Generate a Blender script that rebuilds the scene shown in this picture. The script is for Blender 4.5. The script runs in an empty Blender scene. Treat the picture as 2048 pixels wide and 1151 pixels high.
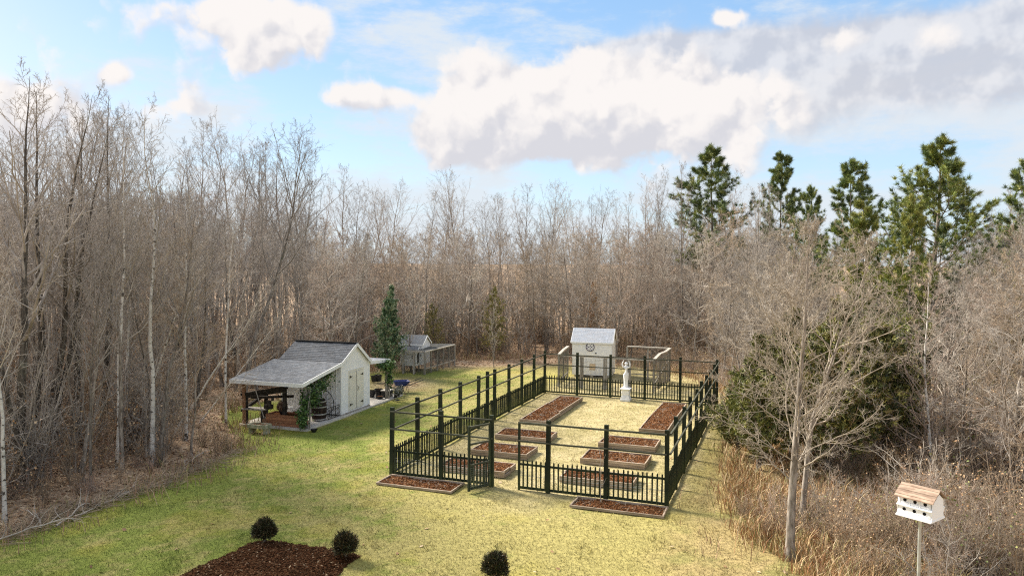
import bpy, math, random
import numpy as np
R = math.radians
C = bpy.context.scene.collection
sc = bpy.context.scene
# ---------------------------------------------------------------- camera
CAM_H = 6.8; F_PX = 1500.0; PITCH = .0354; ROLL = .0057
cam = bpy.data.objects.new('camera', bpy.data.cameras.new('camera')); C.objects.link(cam); sc.camera = cam
cam.location = (0, 0, CAM_H); cam.data.sensor_width = 36; cam.data.lens = F_PX/2048*36
cam.data.clip_start = .1; cam.data.clip_end = 3000
from mathutils import Matrix, Vector, Euler
cam.rotation_euler = (Matrix.Rotation(R(90)-PITCH, 4, 'X') @ Matrix.Rotation(ROLL, 4, 'Z')).to_euler()
sc.view_settings.view_transform = 'Standard'; sc.view_settings.look = 'None'
sc.view_settings.gamma = 1; sc.view_settings.use_curve_mapping = False
EXPO = 1.6
sc.view_settings.exposure = EXPO
sc.cycles.use_denoising = False; sc.cycles.denoiser = 'OPENIMAGEDENOISE'; sc.cycles.denoising_input_passes = 'RGB_ALBEDO_NORMAL'
sc.cycles.max_bounces = 6; sc.cycles.diffuse_bounces = 5; sc.cycles.glossy_bounces = 2
sc.cycles.transmission_bounces = 4; sc.cycles.transparent_max_bounces = 4
sc.cycles.sample_clamp_indirect = 1.5; sc.cycles.sample_clamp_direct = 6; sc.cycles.filter_width = 1.15
sc.cycles.caustics_reflective = False; sc.cycles.caustics_refractive = False
SUN_AZ = 52.0; SUN_EL = 36.0          # azimuth to the left of the view direction
def pix_dir(x, y):
    X = x-1024; Y = y-575.5; cr, sr = math.cos(ROLL), math.sin(ROLL)
    Xa = X*cr+Y*sr; u = -(-X*sr+Y*cr); c, s = math.cos(PITCH), math.sin(PITCH)
    return np.array([Xa, F_PX*c+u*s, -F_PX*s+u*c])
def G(x, y, z=0.0):
    v = pix_dir(x, y); t = (z-CAM_H)/v[2]; return np.array([0, 0, CAM_H])+v*t
def az_el(x, y):
    v = pix_dir(x, y); v /= np.linalg.norm(v)
    return math.atan2(v[0], v[1]), math.asin(v[2])
# ---------------------------------------------------------------- sky
world = bpy.data.worlds.new('World'); sc.world = world; world.use_nodes = True
wn = world.node_tree; wn.nodes.clear(); world.cycles.sampling_method = 'MANUAL'; world.cycles.sample_map_resolution = 512
class NT:
    def __init__(s, t): s.t = t
    def n(s, k, **kw):
        q = s.t.nodes.new(k)
        for a, b in kw.items(): setattr(q, a, b)
        return q
    def l(s, a, b): s.t.links.new(a, b)
    def m(s, op, a, b=None, c=None, clamp=False):
        q = s.n('ShaderNodeMath', operation=op, use_clamp=clamp)
        for i, v in enumerate((a, b, c)):
            if v is None: continue
            if isinstance(v, (int, float)): q.inputs[i].default_value = v
            else: s.l(v, q.inputs[i])
        return q.outputs[0]
    def mix(s, f, a, b, blend='MIX'):
        q = s.n('ShaderNodeMix', data_type='RGBA', blend_type=blend)
        for i, v in ((0, f), (6, a), (7, b)):
            if isinstance(v, (int, float)): q.inputs[i].default_value = v
            elif isinstance(v, tuple): q.inputs[i].default_value = (*v[:3], 1)
            else: s.l(v, q.inputs[i])
        return q.outputs[2]
    def smooth(s, v, a, b):
        q = s.n('ShaderNodeMapRange', interpolation_type='SMOOTHSTEP'); s.l(v, q.inputs[0])
        q.inputs[1].default_value = a; q.inputs[2].default_value = b; return q.outputs[0]
    def noise(s, vec, scale, detail=6, rough=.55, dim='3D'):
        q = s.n('ShaderNodeTexNoise', noise_dimensions=dim)
        if vec is not None: s.l(vec, q.inputs['Vector'])
        q.inputs['Scale'].default_value = scale; q.inputs['Detail'].default_value = detail
        q.inputs['Roughness'].default_value = rough
        return q.outputs[0]
W = NT(wn)
SKY_STR = .15
sky = W.n('ShaderNodeTexSky', sky_type='NISHITA'); sky.sun_disc = False
sky.sun_elevation = R(SUN_EL); sky.sun_rotation = R(-SUN_AZ); sky.air_density = 1.0; sky.dust_density = .6; sky.ozone_density = 1.6
tc = W.n('ShaderNodeTexCoord'); sx = W.n('ShaderNodeSeparateXYZ'); W.l(tc.outputs['Generated'], sx.inputs[0])
az = W.m('ARCTAN2', sx.outputs[0], sx.outputs[1]); el = W.m('ARCSINE', sx.outputs[2])
cv = W.n('ShaderNodeCombineXYZ'); W.l(az, cv.inputs[0]); W.l(el, cv.inputs[1])
cvs = W.n('ShaderNodeCombineXYZ'); W.l(az, cvs.inputs[0]); W.l(W.m('MULTIPLY', el, 3.2), cvs.inputs[1])
n_big = W.noise(cvs.outputs[0], 5.5, 5, .6, '2D')
n_edge = W.noise(cv.outputs[0], 13, 6, .60, '2D')
cv2 = W.n('ShaderNodeCombineXYZ'); W.l(W.m('ADD', az, -.012), cv2.inputs[0]); W.l(W.m('ADD', el, .016), cv2.inputs[1])
n_edge2 = W.noise(cv2.outputs[0], 13, 4, .55, '2D')
n_edge1 = W.noise(cv.outputs[0], 13, 4, .55, '2D')
n_wisp = W.noise(cvs.outputs[0], 3.1, 7, .66, '2D')
n_shade = W.noise(cv.outputs[0], 9, 3, .55, '2D')
def blobs(lst, el=el):
    out = None
    for (cx, cy, rx, ry, k) in lst:
        a0, e0 = az_el(cx, cy); a = W.m('DIVIDE', W.m('SUBTRACT', az, a0), rx/F_PX); e = W.m('DIVIDE', W.m('SUBTRACT', el, e0), ry/F_PX)
        d = W.m('ADD', W.m('MULTIPLY', a, a), W.m('MULTIPLY', e, e))
        g = W.m('MULTIPLY', W.m('EXPONENT', W.m('MULTIPLY', d, -1.0)), k)
        out = g if out is None else W.m('ADD', out, g)
    return out
CUM = ([(1090, 205, 160, 100, 1.1), (930, 235, 120, 85, 1.0), (1250, 205, 150, 85, 1.0), (1430, 215, 150, 80, .9), (1150, 285, 330, 55, .6), (760, 195, 100, 24, .7),
               (430, 38, 120, 60, .85), (610, 45, 90, 45, .8), (500, 110, 170, 50, .45), (230, 150, 40, 22, .8), (1450, 38, 30, 16, .9),
               (1690, 75, 70, 28, .55), (1880, 65, 60, 40, .55), (60, 215, 130, 70, .7), (300, 225, 220, 40, .5)])
cumul = blobs(CUM)
grey = blobs([(1500, 110, 280, 55, 1.0), (1750, 130, 320, 70, 1.05), (2010, 120, 200, 80, 1.1), (1290, 95, 130, 20, .8), (1480, 250, 160, 60, .6)])
def cov(field, nz, amp, lo, hi):
    return W.smooth(W.m('ADD', field, W.m('MULTIPLY', W.m('SUBTRACT', nz, .5), amp)), lo, hi)
def warp(vec, off):
    wz = W.n('ShaderNodeTexNoise', noise_dimensions='2D'); wz.inputs['Scale'].default_value = 26; wz.inputs['Detail'].default_value = 4; W.l(vec, wz.inputs['Vector'])
    v1 = W.n('ShaderNodeVectorMath', operation='SCALE'); W.l(wz.outputs['Color'], v1.inputs[0]); v1.inputs['Scale'].default_value = .045
    v2 = W.n('ShaderNodeVectorMath', operation='ADD'); W.l(vec, v2.inputs[0]); W.l(v1.outputs[0], v2.inputs[1]); return v2.outputs[0]
def billow(vec):
    w_ = warp(vec, 0); out = None
    for sc__, am in ((11, 1.0), (23, .5), (47, .25)):
        q = W.n('ShaderNodeTexVoronoi', feature='F1', voronoi_dimensions='2D'); q.inputs['Scale'].default_value = sc__; W.l(w_, q.inputs['Vector'])
        d_ = W.m('MULTIPLY', q.outputs['Distance'], -am); out = d_ if out is None else W.m('ADD', out, d_)
    return W.m('ADD', out, .85)
b1 = billow(cv.outputs[0]); b2 = billow(cv2.outputs[0])
cum_up = blobs(CUM, W.m('ADD', el, .022))
m_cum = W.smooth(W.m('ADD', W.m('ADD', cumul, W.m('MULTIPLY', b1, .6)), W.m('MULTIPLY', W.m('SUBTRACT', n_edge, .5), 1.1)), .38, .82)
m_gry = cov(grey, n_edge, 1.2, .12, .9)
low = W.smooth(el, R(13), R(1))                 # whiter veil towards the horizon
m_wisp = W.m('MULTIPLY', W.smooth(W.m('ADD', n_wisp, W.m('MULTIPLY', low, .12)), .43, .68), .9)
SK = 1/(SKY_STR*2**EXPO)
def c_(r, g, b): return (r*SK, g*SK, b*SK)
skyc = sky.outputs[0]
# the blue between the clouds comes from the Sky Texture, gently evened out
base = W.mix(.88, skyc, W.mix(W.smooth(el, 0.0, R(24)), c_(.53, .71, .87), c_(.24, .46, .77)))
c1 = W.mix(m_wisp, base, c_(.78, .84, .90))
c2 = W.mix(W.m('MULTIPLY', m_gry, .9), c1, W.mix(W.smooth(W.m('SUBTRACT', n_edge1, n_edge2), -.12, .14), c_(.62, .64, .71), c_(.82, .82, .85)))
shade = W.smooth(W.m('ADD', W.m('ADD', W.m('MULTIPLY', W.m('SUBTRACT', b1, b2), 1.5), W.m('MULTIPLY', W.m('SUBTRACT', cumul, cum_up), .9)), W.m('MULTIPLY', W.m('SUBTRACT', n_shade, .5), .8)), -.62, .42)
c3 = W.mix(m_cum, c2, W.mix(shade, c_(.71, .71, .76), c_(.97, .93, .91)))
# brighter broken cloud added to the unseen sky, above and behind, for fill light
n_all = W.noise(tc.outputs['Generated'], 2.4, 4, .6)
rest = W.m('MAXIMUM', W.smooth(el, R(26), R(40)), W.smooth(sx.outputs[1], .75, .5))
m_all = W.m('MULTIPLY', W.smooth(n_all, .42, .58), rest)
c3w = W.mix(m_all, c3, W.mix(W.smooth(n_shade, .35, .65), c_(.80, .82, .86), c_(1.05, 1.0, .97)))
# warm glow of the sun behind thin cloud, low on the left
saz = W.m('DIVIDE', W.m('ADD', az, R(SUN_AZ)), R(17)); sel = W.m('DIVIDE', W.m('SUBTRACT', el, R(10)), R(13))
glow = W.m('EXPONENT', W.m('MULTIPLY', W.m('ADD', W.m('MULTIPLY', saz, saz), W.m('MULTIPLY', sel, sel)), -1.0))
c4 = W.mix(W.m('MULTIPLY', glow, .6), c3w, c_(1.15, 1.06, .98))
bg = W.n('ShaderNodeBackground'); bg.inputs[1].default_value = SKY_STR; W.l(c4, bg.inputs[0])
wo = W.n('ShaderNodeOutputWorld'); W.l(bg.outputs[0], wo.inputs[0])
# ---------------------------------------------------------------- sun
sun = bpy.data.objects.new('sun', bpy.data.lights.new('sun', 'SUN')); C.objects.link(sun)
sun.data.energy = 4.0; sun.data.angle = R(14); sun.data.color = (1, .91, .78)
sv = Vector((-math.sin(R(SUN_AZ))*math.cos(R(SUN_EL)), math.cos(R(SUN_AZ))*math.cos(R(SUN_EL)), math.sin(R(SUN_EL))))
sun.rotation_euler = sv.to_track_quat('Z', 'Y').to_euler(); sun.location = sv*80

# ================================================================ helpers
def material(name, c1, c2, scale=8, rough=.9, bump=.15, stretch=(1, 1, 1), detail=6, rnd=.25, lo=.35, hi=.65, spec=.2, metal=0, vcol=False, extra=None, fine=None):
    m = bpy.data.materials.new(name); m.use_nodes = True; t = NT(m.node_tree); t.t.nodes.clear()
    b = t.n('ShaderNodeBsdfPrincipled'); o = t.n('ShaderNodeOutputMaterial'); t.l(b.outputs[0], o.inputs[0])
    tcn = t.n('ShaderNodeTexCoord'); mp = t.n('ShaderNodeMapping'); mp.inputs['Scale'].default_value = stretch
    t.l(tcn.outputs['Object'], mp.inputs[0])
    nz = t.noise(mp.outputs[0], scale, detail, .62)
    col = t.mix(t.smooth(nz, lo, hi), tuple(c1), tuple(c2))
    if extra:      # (colour, scale, lo, hi, stretch): patches of another colour
        mp2 = t.n('ShaderNodeMapping'); mp2.inputs['Scale'].default_value = extra[4]; mp2.inputs['Location'].default_value = (3.1, 5.7, 1.3)
        t.l(tcn.outputs['Object'], mp2.inputs[0])
        col = t.mix(t.smooth(t.noise(mp2.outputs[0], extra[1], 5, .6), extra[2], extra[3]), col, tuple(extra[0]))
    if vcol:
        at = t.n('ShaderNodeVertexColor'); at.layer_name = 'Col'; col = t.mix(1.0, col, at.outputs[0], 'MULTIPLY')
    if rnd:
        oi = t.n('ShaderNodeObjectInfo')
        v = t.m('ADD', t.m('MULTIPLY', oi.outputs['Random'], 2*rnd), 1-rnd)
        hs = t.n('ShaderNodeHueSaturation'); t.l(col, hs.inputs['Color']); t.l(v, hs.inputs['Value']); col = hs.outputs[0]
    t.l(col, b.inputs['Base Color']); b.inputs['Roughness'].default_value = rough
    b.inputs['Specular IOR Level'].default_value = spec; b.inputs['Metallic'].default_value = metal
    if bump:
        bp = t.n('ShaderNodeBump'); bp.inputs['Strength'].default_value = bump; bp.inputs['Distance'].default_value = .02
        t.l(nz, bp.inputs['Height']); t.l(bp.outputs[0], b.inputs['Normal'])
    return m
def fastmesh(name, V, Q=None, T=None, cols=None, mats=None, mi=None, smooth=False):
    """V (n,3); Q quads (m,4); T tris (k,3); cols per-vertex rgb"""
    me = bpy.data.meshes.new(name); V = np.asarray(V, np.float32)
    Q = np.zeros((0, 4), np.int32) if Q is None else np.asarray(Q, np.int32)
    T = np.zeros((0, 3), np.int32) if T is None else np.asarray(T, np.int32)
    me.vertices.add(len(V)); me.vertices.foreach_set('co', V.ravel())
    loops = np.concatenate([Q.ravel(), T.ravel()]); me.loops.add(len(loops)); me.loops.foreach_set('vertex_index', loops)
    tot = np.concatenate([np.full(len(Q), 4), np.full(len(T), 3)]).astype(np.int32)
    me.polygons.add(len(tot)); me.polygons.foreach_set('loop_start', np.concatenate([[0], np.cumsum(tot)[:-1]]).astype(np.int32))
    me.polygons.foreach_set('loop_total', tot)
    me.polygons.foreach_set('use_smooth', np.full(len(tot), bool(smooth)))
    if mi is not None: me.polygons.foreach_set('material_index', np.asarray(mi, np.int32))
    me.update(calc_edges=True)
    if cols is not None:
        a = me.color_attributes.new('Col', 'FLOAT_COLOR', 'POINT')
        a.data.foreach_set('color', np.concatenate([cols, np.ones((len(V), 1))], 1).astype(np.float32).ravel())
    for m in (mats or []): me.materials.append(m)
    return me
def tag(o, label=None, cat=None, group=None, kind=None):
    for k, v in (('label', label), ('category', cat), ('group', group), ('kind', kind)):
        if v: o[k] = v
    return o
def link(name, me, parent=None, loc=None, rot=None):
    o = bpy.data.objects.new(name, me); C.objects.link(o)
    if parent: o.parent = parent
    if loc is not None: o.location = loc
    if rot is not None: o.rotation_euler = rot
    return o
def thing(name, label, cat, loc=(0, 0, 0), rz=0, group=None):
    o = link(name, None, None, loc, (0, 0, rz)); o.empty_display_size = .2
    return tag(o, label, cat, group)
class MB:
    """collects shapes and links them as ONE mesh object"""
    def __init__(s): s.v = []; s.f = []; s.c = []; s.cur = (1, 1, 1)
    def add(s, vs, fs):
        o = len(s.v); s.v += [tuple(map(float, v)) for v in vs]; s.f += [tuple(o+i for i in f) for f in fs]; s.c += [s.cur]*len(vs); return s
    def box(s, c, d, rz=0, rx=0, ry=0):
        m = Euler((rx, ry, rz)).to_matrix(); h = [q/2 for q in d]; c = Vector(c)
        vs = [c+m @ Vector((i*h[0], j*h[1], k*h[2])) for k in (-1, 1) for j in (-1, 1) for i in (-1, 1)]
        return s.add(vs, [(0, 2, 3, 1), (4, 5, 7, 6), (0, 1, 5, 4), (2, 6, 7, 3), (0, 4, 6, 2), (1, 3, 7, 5)])
    def bar(s, a, b, w, h, up=(0, 0, 1)):
        a, b = Vector(a), Vector(b); d = (b-a).normalized(); x = d.cross(Vector(up)).normalized(); z = x.cross(d)
        vs = [p+x*i*w/2+z*k*h/2 for p in (a, b) for k in (-1, 1) for i in (-1, 1)]
        return s.add(vs, [(0, 1, 3, 2), (4, 6, 7, 5), (0, 4, 5, 1), (2, 3, 7, 6), (0, 2, 6, 4), (1, 5, 7, 3)])
    def prism(s, poly, ex):        # planar polygon extruded by vector ex
        n = len(poly); p = [Vector(q) for q in poly]; e = Vector(ex)
        return s.add(p+[q+e for q in p], [tuple(range(n))[::-1], tuple(range(n, 2*n))]+[(i, (i+1) % n, n+(i+1) % n, n+i) for i in range(n)])
    def tube(s, pts, rad, n=8, cap=True):
        pts = [Vector(p) for p in pts]; rad = rad if hasattr(rad, '__len__') else [rad]*len(pts); vs = []
        for i, p in enumerate(pts):
            d = (pts[min(i+1, len(pts)-1)]-pts[max(i-1, 0)]).normalized()
            ref = Vector((1, 0, 0)) if abs(d.z) > .8 else Vector((0, 0, 1)); x = d.cross(ref).normalized(); y = d.cross(x)
            vs += [p+(x*math.cos(2*math.pi*k/n)+y*math.sin(2*math.pi*k/n))*rad[i] for k in range(n)]
        fs = [(i*n+k, i*n+(k+1) % n, (i+1)*n+(k+1) % n, (i+1)*n+k) for i in range(len(pts)-1) for k in range(n)]
        if cap: fs += [tuple(range(n))[::-1], tuple(range((len(pts)-1)*n, len(pts)*n))]
        return s.add(vs, fs)
    def lathe(s, prof, n=20, c=(0, 0, 0)):
        vs = [(c[0]+r*math.cos(2*math.pi*k/n), c[1]+r*math.sin(2*math.pi*k/n), c[2]+z) for r, z in prof for k in range(n)]
        return s.add(vs, [(i*n+k, i*n+(k+1) % n, (i+1)*n+(k+1) % n, (i+1)*n+k) for i in range(len(prof)-1) for k in range(n)])
    def ring(s, c, ax, r, t, n=40, m=6):
        ax = Vector(ax).normalized(); x = ax.orthogonal().normalized(); y = ax.cross(x); c = Vector(c); vs = []
        for i in range(n):
            a = 2*math.pi*i/n; d = x*math.cos(a)+y*math.sin(a)
            vs += [c+d*(r+t*math.cos(2*math.pi*j/m))+ax*t*math.sin(2*math.pi*j/m) for j in range(m)]
        return s.add(vs, [(i*m+j, ((i+1) % n)*m+j, ((i+1) % n)*m+(j+1) % m, i*m+(j+1) % m) for i in range(n) for j in range(m)])
    def mesh(s, name, mat, smooth=False, vcol=False):
        me = bpy.data.meshes.new(name); me.from_pydata(s.v, [], s.f); me.materials.append(mat)
        if smooth: me.polygons.foreach_set('use_smooth', [True]*len(me.polygons))
        if vcol:
            a = me.color_attributes.new('Col', 'FLOAT_COLOR', 'POINT'); a.data.foreach_set('color', [q for c in s.c for q in (*c, 1)])
        me.update(); return me
    def build(s, name, mat, parent=None, loc=None, rot=None, smooth=False, vcol=False, bevel=0):
        o = link(name, s.mesh(name, mat, smooth, vcol), parent, loc, rot)
        if bevel:
            b = o.modifiers.new('bevel', 'BEVEL'); b.width = bevel; b.segments = 2; b.limit_method = 'ANGLE'
        return o
# value noise in numpy
_rs = np.random.RandomState(7); _lat = _rs.rand(256, 256)
def vnoise(x, y, scale, seed=0, octv=3):
    x = np.asarray(x, float)*scale+seed*17.3; y = np.asarray(y, float)*scale+seed*31.7; out = 0; amp = 1; tot = 0
    for _ in range(octv):
        xi = np.floor(x).astype(int); yi = np.floor(y).astype(int); fx = x-xi; fy = y-yi; fx = fx*fx*(3-2*fx); fy = fy*fy*(3-2*fy)
        g = lambda a, b: _lat[a & 255, b & 255]
        out = out+amp*((g(xi, yi)*(1-fx)+g(xi+1, yi)*fx)*(1-fy)+(g(xi, yi+1)*(1-fx)+g(xi+1, yi+1)*fx)*fy); tot += amp
        x, y = x*2.03+9.1, y*2.03+4.7; amp *= .55
    return out/tot
def sstep(v, a, b):
    t = np.clip((v-a)/(b-a), 0, 1); return t*t*(3-2*t)
def in_poly(x, y, poly):
    x = np.asarray(x, float); y = np.asarray(y, float); ins = np.zeros(x.shape, bool); n = len(poly)
    for i in range(n):
        x1, y1 = poly[i]; x2, y2 = poly[(i+1) % n]
        if y1 == y2: continue
        ins ^= ((y1 > y) != (y2 > y)) & (x < (x2-x1)*(y-y1)/(y2-y1)+x1)
    return ins
def poly_dist(x, y, poly, closed=True):
    d = np.full(np.shape(x), 1e9); n = len(poly)
    for i in range(n if closed else n-1):
        x1, y1 = poly[i]; x2, y2 = poly[(i+1) % n]; dx, dy = x2-x1, y2-y1; L = dx*dx+dy*dy
        t = np.clip(((x-x1)*dx+(y-y1)*dy)/L, 0, 1); d = np.minimum(d, np.hypot(x-x1-t*dx, y-y1-t*dy))
    return d
# ================================================================ layout
P0 = np.array([-3.7974, 23.6573]); YAW = -.3501
FA = np.array([math.cos(YAW), math.sin(YAW)]); FB = np.array([-math.sin(YAW), math.cos(YAW)])
FW, FL, FH = 8.67, 16.1, 2.18
def fw(u, v, z=0): q = P0+FA*u+FB*v; return (q[0], q[1], z)
CLEAR = [(-12.44, 18.05), (-11.99, 19.29), (-11.47, 20.72), (-10.47, 23.16), (-9.8, 26.2), (-10.5, 28.9), (-12.3, 31.5), (-12.8, 35), (-10.8, 38), (-9.9, 42), (-9.8, 45.2), (-8.4, 50.2),
         (-4.34, 52.6), (-.8, 52), (2.4, 53.5), (5.5, 50.5), (9.5, 48), (11.2, 43), (10.9, 38.3), (9.3, 31.2), (7.3, 25), (6.1, 21.2), (5.9, 18.85), (5.85, 17.2), (6.3, 16.1), (6.6, 4), (-18, 4), (-14, 14)]
RIGHT = [(9.5, 48), (11.2, 43), (10.9, 38.3), (9.3, 31.2), (7.3, 25), (6.1, 21.2), (5.9, 18.85), (5.85, 17.2), (6.3, 16.1), (6.6, 4), (60, 4), (60, 48)]
MULCH = [(-3.45, 17.15), (-4.4, 17.6), (-5.95, 18.0), (-6.35, 17.6), (-6.95, 16.4), (-7.3, 15.4), (-5, 14.4), (-3.9, 15.3)]
def lerp3(a, b, t): return np.asarray(a)*(1-t[:, None])+np.asarray(b)*t[:, None]
def ground_col(x, y):
    x = np.asarray(x, float).ravel(); y = np.asarray(y, float).ravel()
    wx = x+(vnoise(x, y, .9, 1)-.5)*1.0; wy = y+(vnoise(x, y, .9, 2)-.5)*1.0
    u = (wx-P0[0])*FA[0]+(wy-P0[1])*FA[1]; v = (wx-P0[0])*FB[0]+(wy-P0[1])*FB[1]
    n1 = vnoise(x, y, .35, 3, 4); n2 = vnoise(x, y, 1.3, 4, 4); n3 = vnoise(x, y, 5, 5, 3)
    # lawn: green patches in winter yellow, greener on the left, straw on the right and at the back
    g = sstep(n1*.32+n2*.42+n3*.38-(u+1)*.032-(y-24)*.006, .46, .72)
    g = np.maximum(g, np.exp(-(((x+5.6)/1.9)**2+((y-31.0)/2.6)**2))*.9); g = np.clip(g, 0, 1)  # shade cast by the shed, painted into the lawn as a green patch
    col = lerp3((.32, .28, .105), (.18, .215, .045), g)
    yl = sstep(vnoise(x, y, .8, 6), .5, .75); col = col*(1-.3*yl[:, None])+np.array([.36, .31, .06])*.3*yl[:, None]
    # straw-coloured grass in and in front of the garden
    ins = sstep(u, -.4, .3)*sstep(FW+.6-u, 0, .6)*sstep(v, -.9, .1)
    path = np.exp(-((u-4.6)/1.3)**2)*sstep(v, -3.2, -.6)
    sg = np.clip(np.maximum(ins, path*.75), 0, 1)*(.8+.2*n2)
    straw = lerp3((.29, .25, .115), (.45, .38, .21), sstep(n2*.5+n3*.5, .25, .7))
    col = col*(1-sg[:, None])+straw*sg[:, None]
    # tan strip right of the garden and further right
    tan = sstep(u, FW-.2, FW+1.5); tn = lerp3((.27, .215, .09), (.37, .29, .14), n3)
    tn = tn*(1-.5*sstep(n2, .55, .75)[:, None])+np.array([.17, .19, .05])*.5*sstep(n2, .55, .75)[:, None]
    col = col*(1-tan[:, None])+tn*tan[:, None]
    # leaf litter
    lit = lerp3((.29, .195, .12), (.46, .335, .23), sstep(n3*.6+n2*.4, .3, .7))
    back = np.clip(sstep(y-(47.6+.28*x), -1, 2.5)+.9*np.exp(-(((x+6.2)/2.2)**2+((y-41.0)/2.6)**2))+.7*sstep(-x-8.2, 0, 1)*sstep(y, 35, 37), 0, 1)
    out = ~in_poly(wx, wy, CLEAR); rt = in_poly(wx, wy, RIGHT)
    k = np.maximum(out*1.0, back); k = np.where(rt, .55*sstep(x-6, 0, 4), k)
    col = col*(1-k[:, None])+lit*k[:, None]
    return col
# ================================================================ ground sheet
def axis(lo, hi, step, far):
    a = [lo]; s = step
    while a[-1] > -far: s *= 1.35; a.append(a[-1]-s)
    b = [hi]; s = step
    while b[-1] < far: s *= 1.35; b.append(b[-1]+s)
    return np.array(a[::-1]+list(np.arange(lo+step, hi, step))+b)
gx = axis(-18, 17, .13, 1500); gy = axis(13, 58, .13, 1500)
GX, GY = np.meshgrid(gx, gy); nx, ny = len(gx), len(gy)
def ground_z(x, y): return (vnoise(x, y, .9, 8, 3)-.5)*.05*np.exp(-np.maximum(np.hypot(x, y-30)-40, 0)/20)-.012
gz = ground_z(GX, GY); gi = np.arange(nx*ny).reshape(ny, nx)
gq = np.stack([gi[:-1, :-1], gi[:-1, 1:], gi[1:, 1:], gi[1:, :-1]], -1).reshape(-1, 4)
m_ground = material('ground soil and turf', (.72, .72, .72), (1.2, 1.2, 1.2), 9, 1, .5, detail=9, rnd=0, vcol=True, spec=.1, lo=.3, hi=.7)
gme = fastmesh('ground', np.stack([GX.ravel(), GY.ravel(), gz.ravel()], 1), gq, cols=ground_col(GX, GY), mats=[m_ground], smooth=True)
tag(link('ground', gme), kind='structure')
# ---------------------------------------------------------------- grass blades, leaves
rng = np.random.RandomState(3)
def frustum(x, y, m=1.5): return (np.abs(x) < y*.70+m) & (y > 14)
def blades(x, y, hgt, wid, lean, cols, name, mat, z=None):
    n = len(x); a = rng.rand(n)*6.283; l = rng.rand(n)*lean; b = rng.rand(n)*6.283
    z = ground_z(x, y) if z is None else z
    base = np.stack([x, y, z-.01], 1); w = np.stack([np.cos(a), np.sin(a), 0*a], 1)*wid[:, None]/2
    tip = base+np.stack([np.cos(b)*l*hgt, np.sin(b)*l*hgt, hgt], 1)
    V = np.stack([base-w, base+w, tip], 1).reshape(-1, 3); T = np.arange(3*n).reshape(-1, 3)
    return fastmesh(name, V, T=T, cols=np.repeat(cols, 3, 0), mats=[mat])
m_grass = material('grass blades', (.85, .85, .85), (1.15, 1.15, 1.15), 3, .8, 0, rnd=0, vcol=True, spec=.2)
N = 420000
y = 14.5+(rng.rand(N)**1.5)*34; x = (rng.rand(N)*2-1)*(y*.7+1)
u_ = (x-P0[0])*FA[0]+(y-P0[1])*FA[1]; v_ = (x-P0[0])*FB[0]+(y-P0[1])*FB[1]
BEDS = [(1.27, 2.46, 8.6, 14.5), (1.3, 3.45, 5.68, 6.85), (1.36, 3.45, 3.2, 4.4), (1.2, 3.48, .95, 2.0), (5.3, 7.4, 5.88, 7.1), (5.25, 7.45, 3.5, 4.75), (5.22, 7.47, 1.15, 2.15), (6.28, 7.42, 8.7, 14.7), (.08, 2.6, -1.1, -.16), (6.15, 8.75, -1.02, -.2)]
ok = in_poly(x, y, CLEAR) | (x > 5)
for b in BEDS: ok &= ~((u_ > b[0]-.03) & (u_ < b[1]+.03) & (v_ > b[2]-.03) & (v_ < b[3]+.03))
ok &= ~in_poly(x, y, MULCH)
SHED0 = np.array([-7.4, 32.29]); SD = np.array([.3098, .9508]); SN = np.array([-.9508, .3098])
def shed_uv(x, y): return (x-SHED0[0])*SD[0]+(y-SHED0[1])*SD[1], (x-SHED0[0])*SN[0]+(y-SHED0[1])*SN[1]
su, sv_ = shed_uv(x, y); ok &= ~((su > -2.85) & (su < 5.2) & (sv_ > -.22) & (sv_ < 3.2))
cg = ground_col(x, y)*(.55+.85*rng.rand(N))[:, None]
lit_k = (cg[:, 0] > 1.35*cg[:, 1]); ok &= ~(lit_k & (rng.rand(N) < .7))
x, y, cg = x[ok], y[ok], cg[ok]
h = (.022+.04*rng.rand(len(x)))*(1+.8*sstep(vnoise(x, y, 1.6, 11), .55, .8)); w = .008+.0006*y*rng.rand(len(x))
tag(link('lawn_grass', blades(x, y, h, w, 1.4, cg, 'lawn_grass', m_grass)), 'short winter lawn grass, green and straw coloured, covering the clearing', 'grass', kind='stuff')
# fallen leaves on the woodland floor and along the edges
m_leaf = material('dead leaf', (.8, .8, .8), (1.2, 1.2, 1.2), 20, .8, 0, rnd=0, vcol=True)
N = 90000
y = 15+(rng.rand(N)**1.2)*55; x = (rng.rand(N)*2-1)*(y*.72+1)
cg = ground_col(x, y); ok = ((cg[:, 0] > 1.33*cg[:, 1]) | (rng.rand(N) < .004)) & ~((shed_uv(x, y)[0] > -2.9) & (shed_uv(x, y)[0] < 5.2) & (shed_uv(x, y)[1] > -.2) & (shed_uv(x, y)[1] < 3.1))
x, y = x[ok], y[ok]; n = len(x)
pal = np.array([(.32, .19, .10), (.46, .31, .19), (.22, .12, .07), (.55, .42, .28), (.36, .24, .15)])
a = rng.rand(n)*6.283; s = .028+.04*rng.rand(n)+.0008*y; tl = (rng.rand(n)-.5)*1.0
e1 = np.stack([np.cos(a), np.sin(a), tl], 1)*s[:, None]; e2 = np.stack([-np.sin(a), np.cos(a), (rng.rand(n)-.5)], 1)*(s*.55)[:, None]
c = np.stack([x, y, ground_z(x, y)+.015+.03*rng.rand(n)], 1)
V = np.stack([c-e1, c-e2, c+e1, c+e2], 1).reshape(-1, 3)
tag(link('fallen_leaves', fastmesh('fallen_leaves', V, np.arange(4*n).reshape(-1, 4), cols=np.repeat(pal[rng.randint(0, 5, n)], 4, 0), mats=[m_leaf])),
    'dead brown leaves covering the woodland floor around the clearing', 'leaves', kind='stuff')
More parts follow.
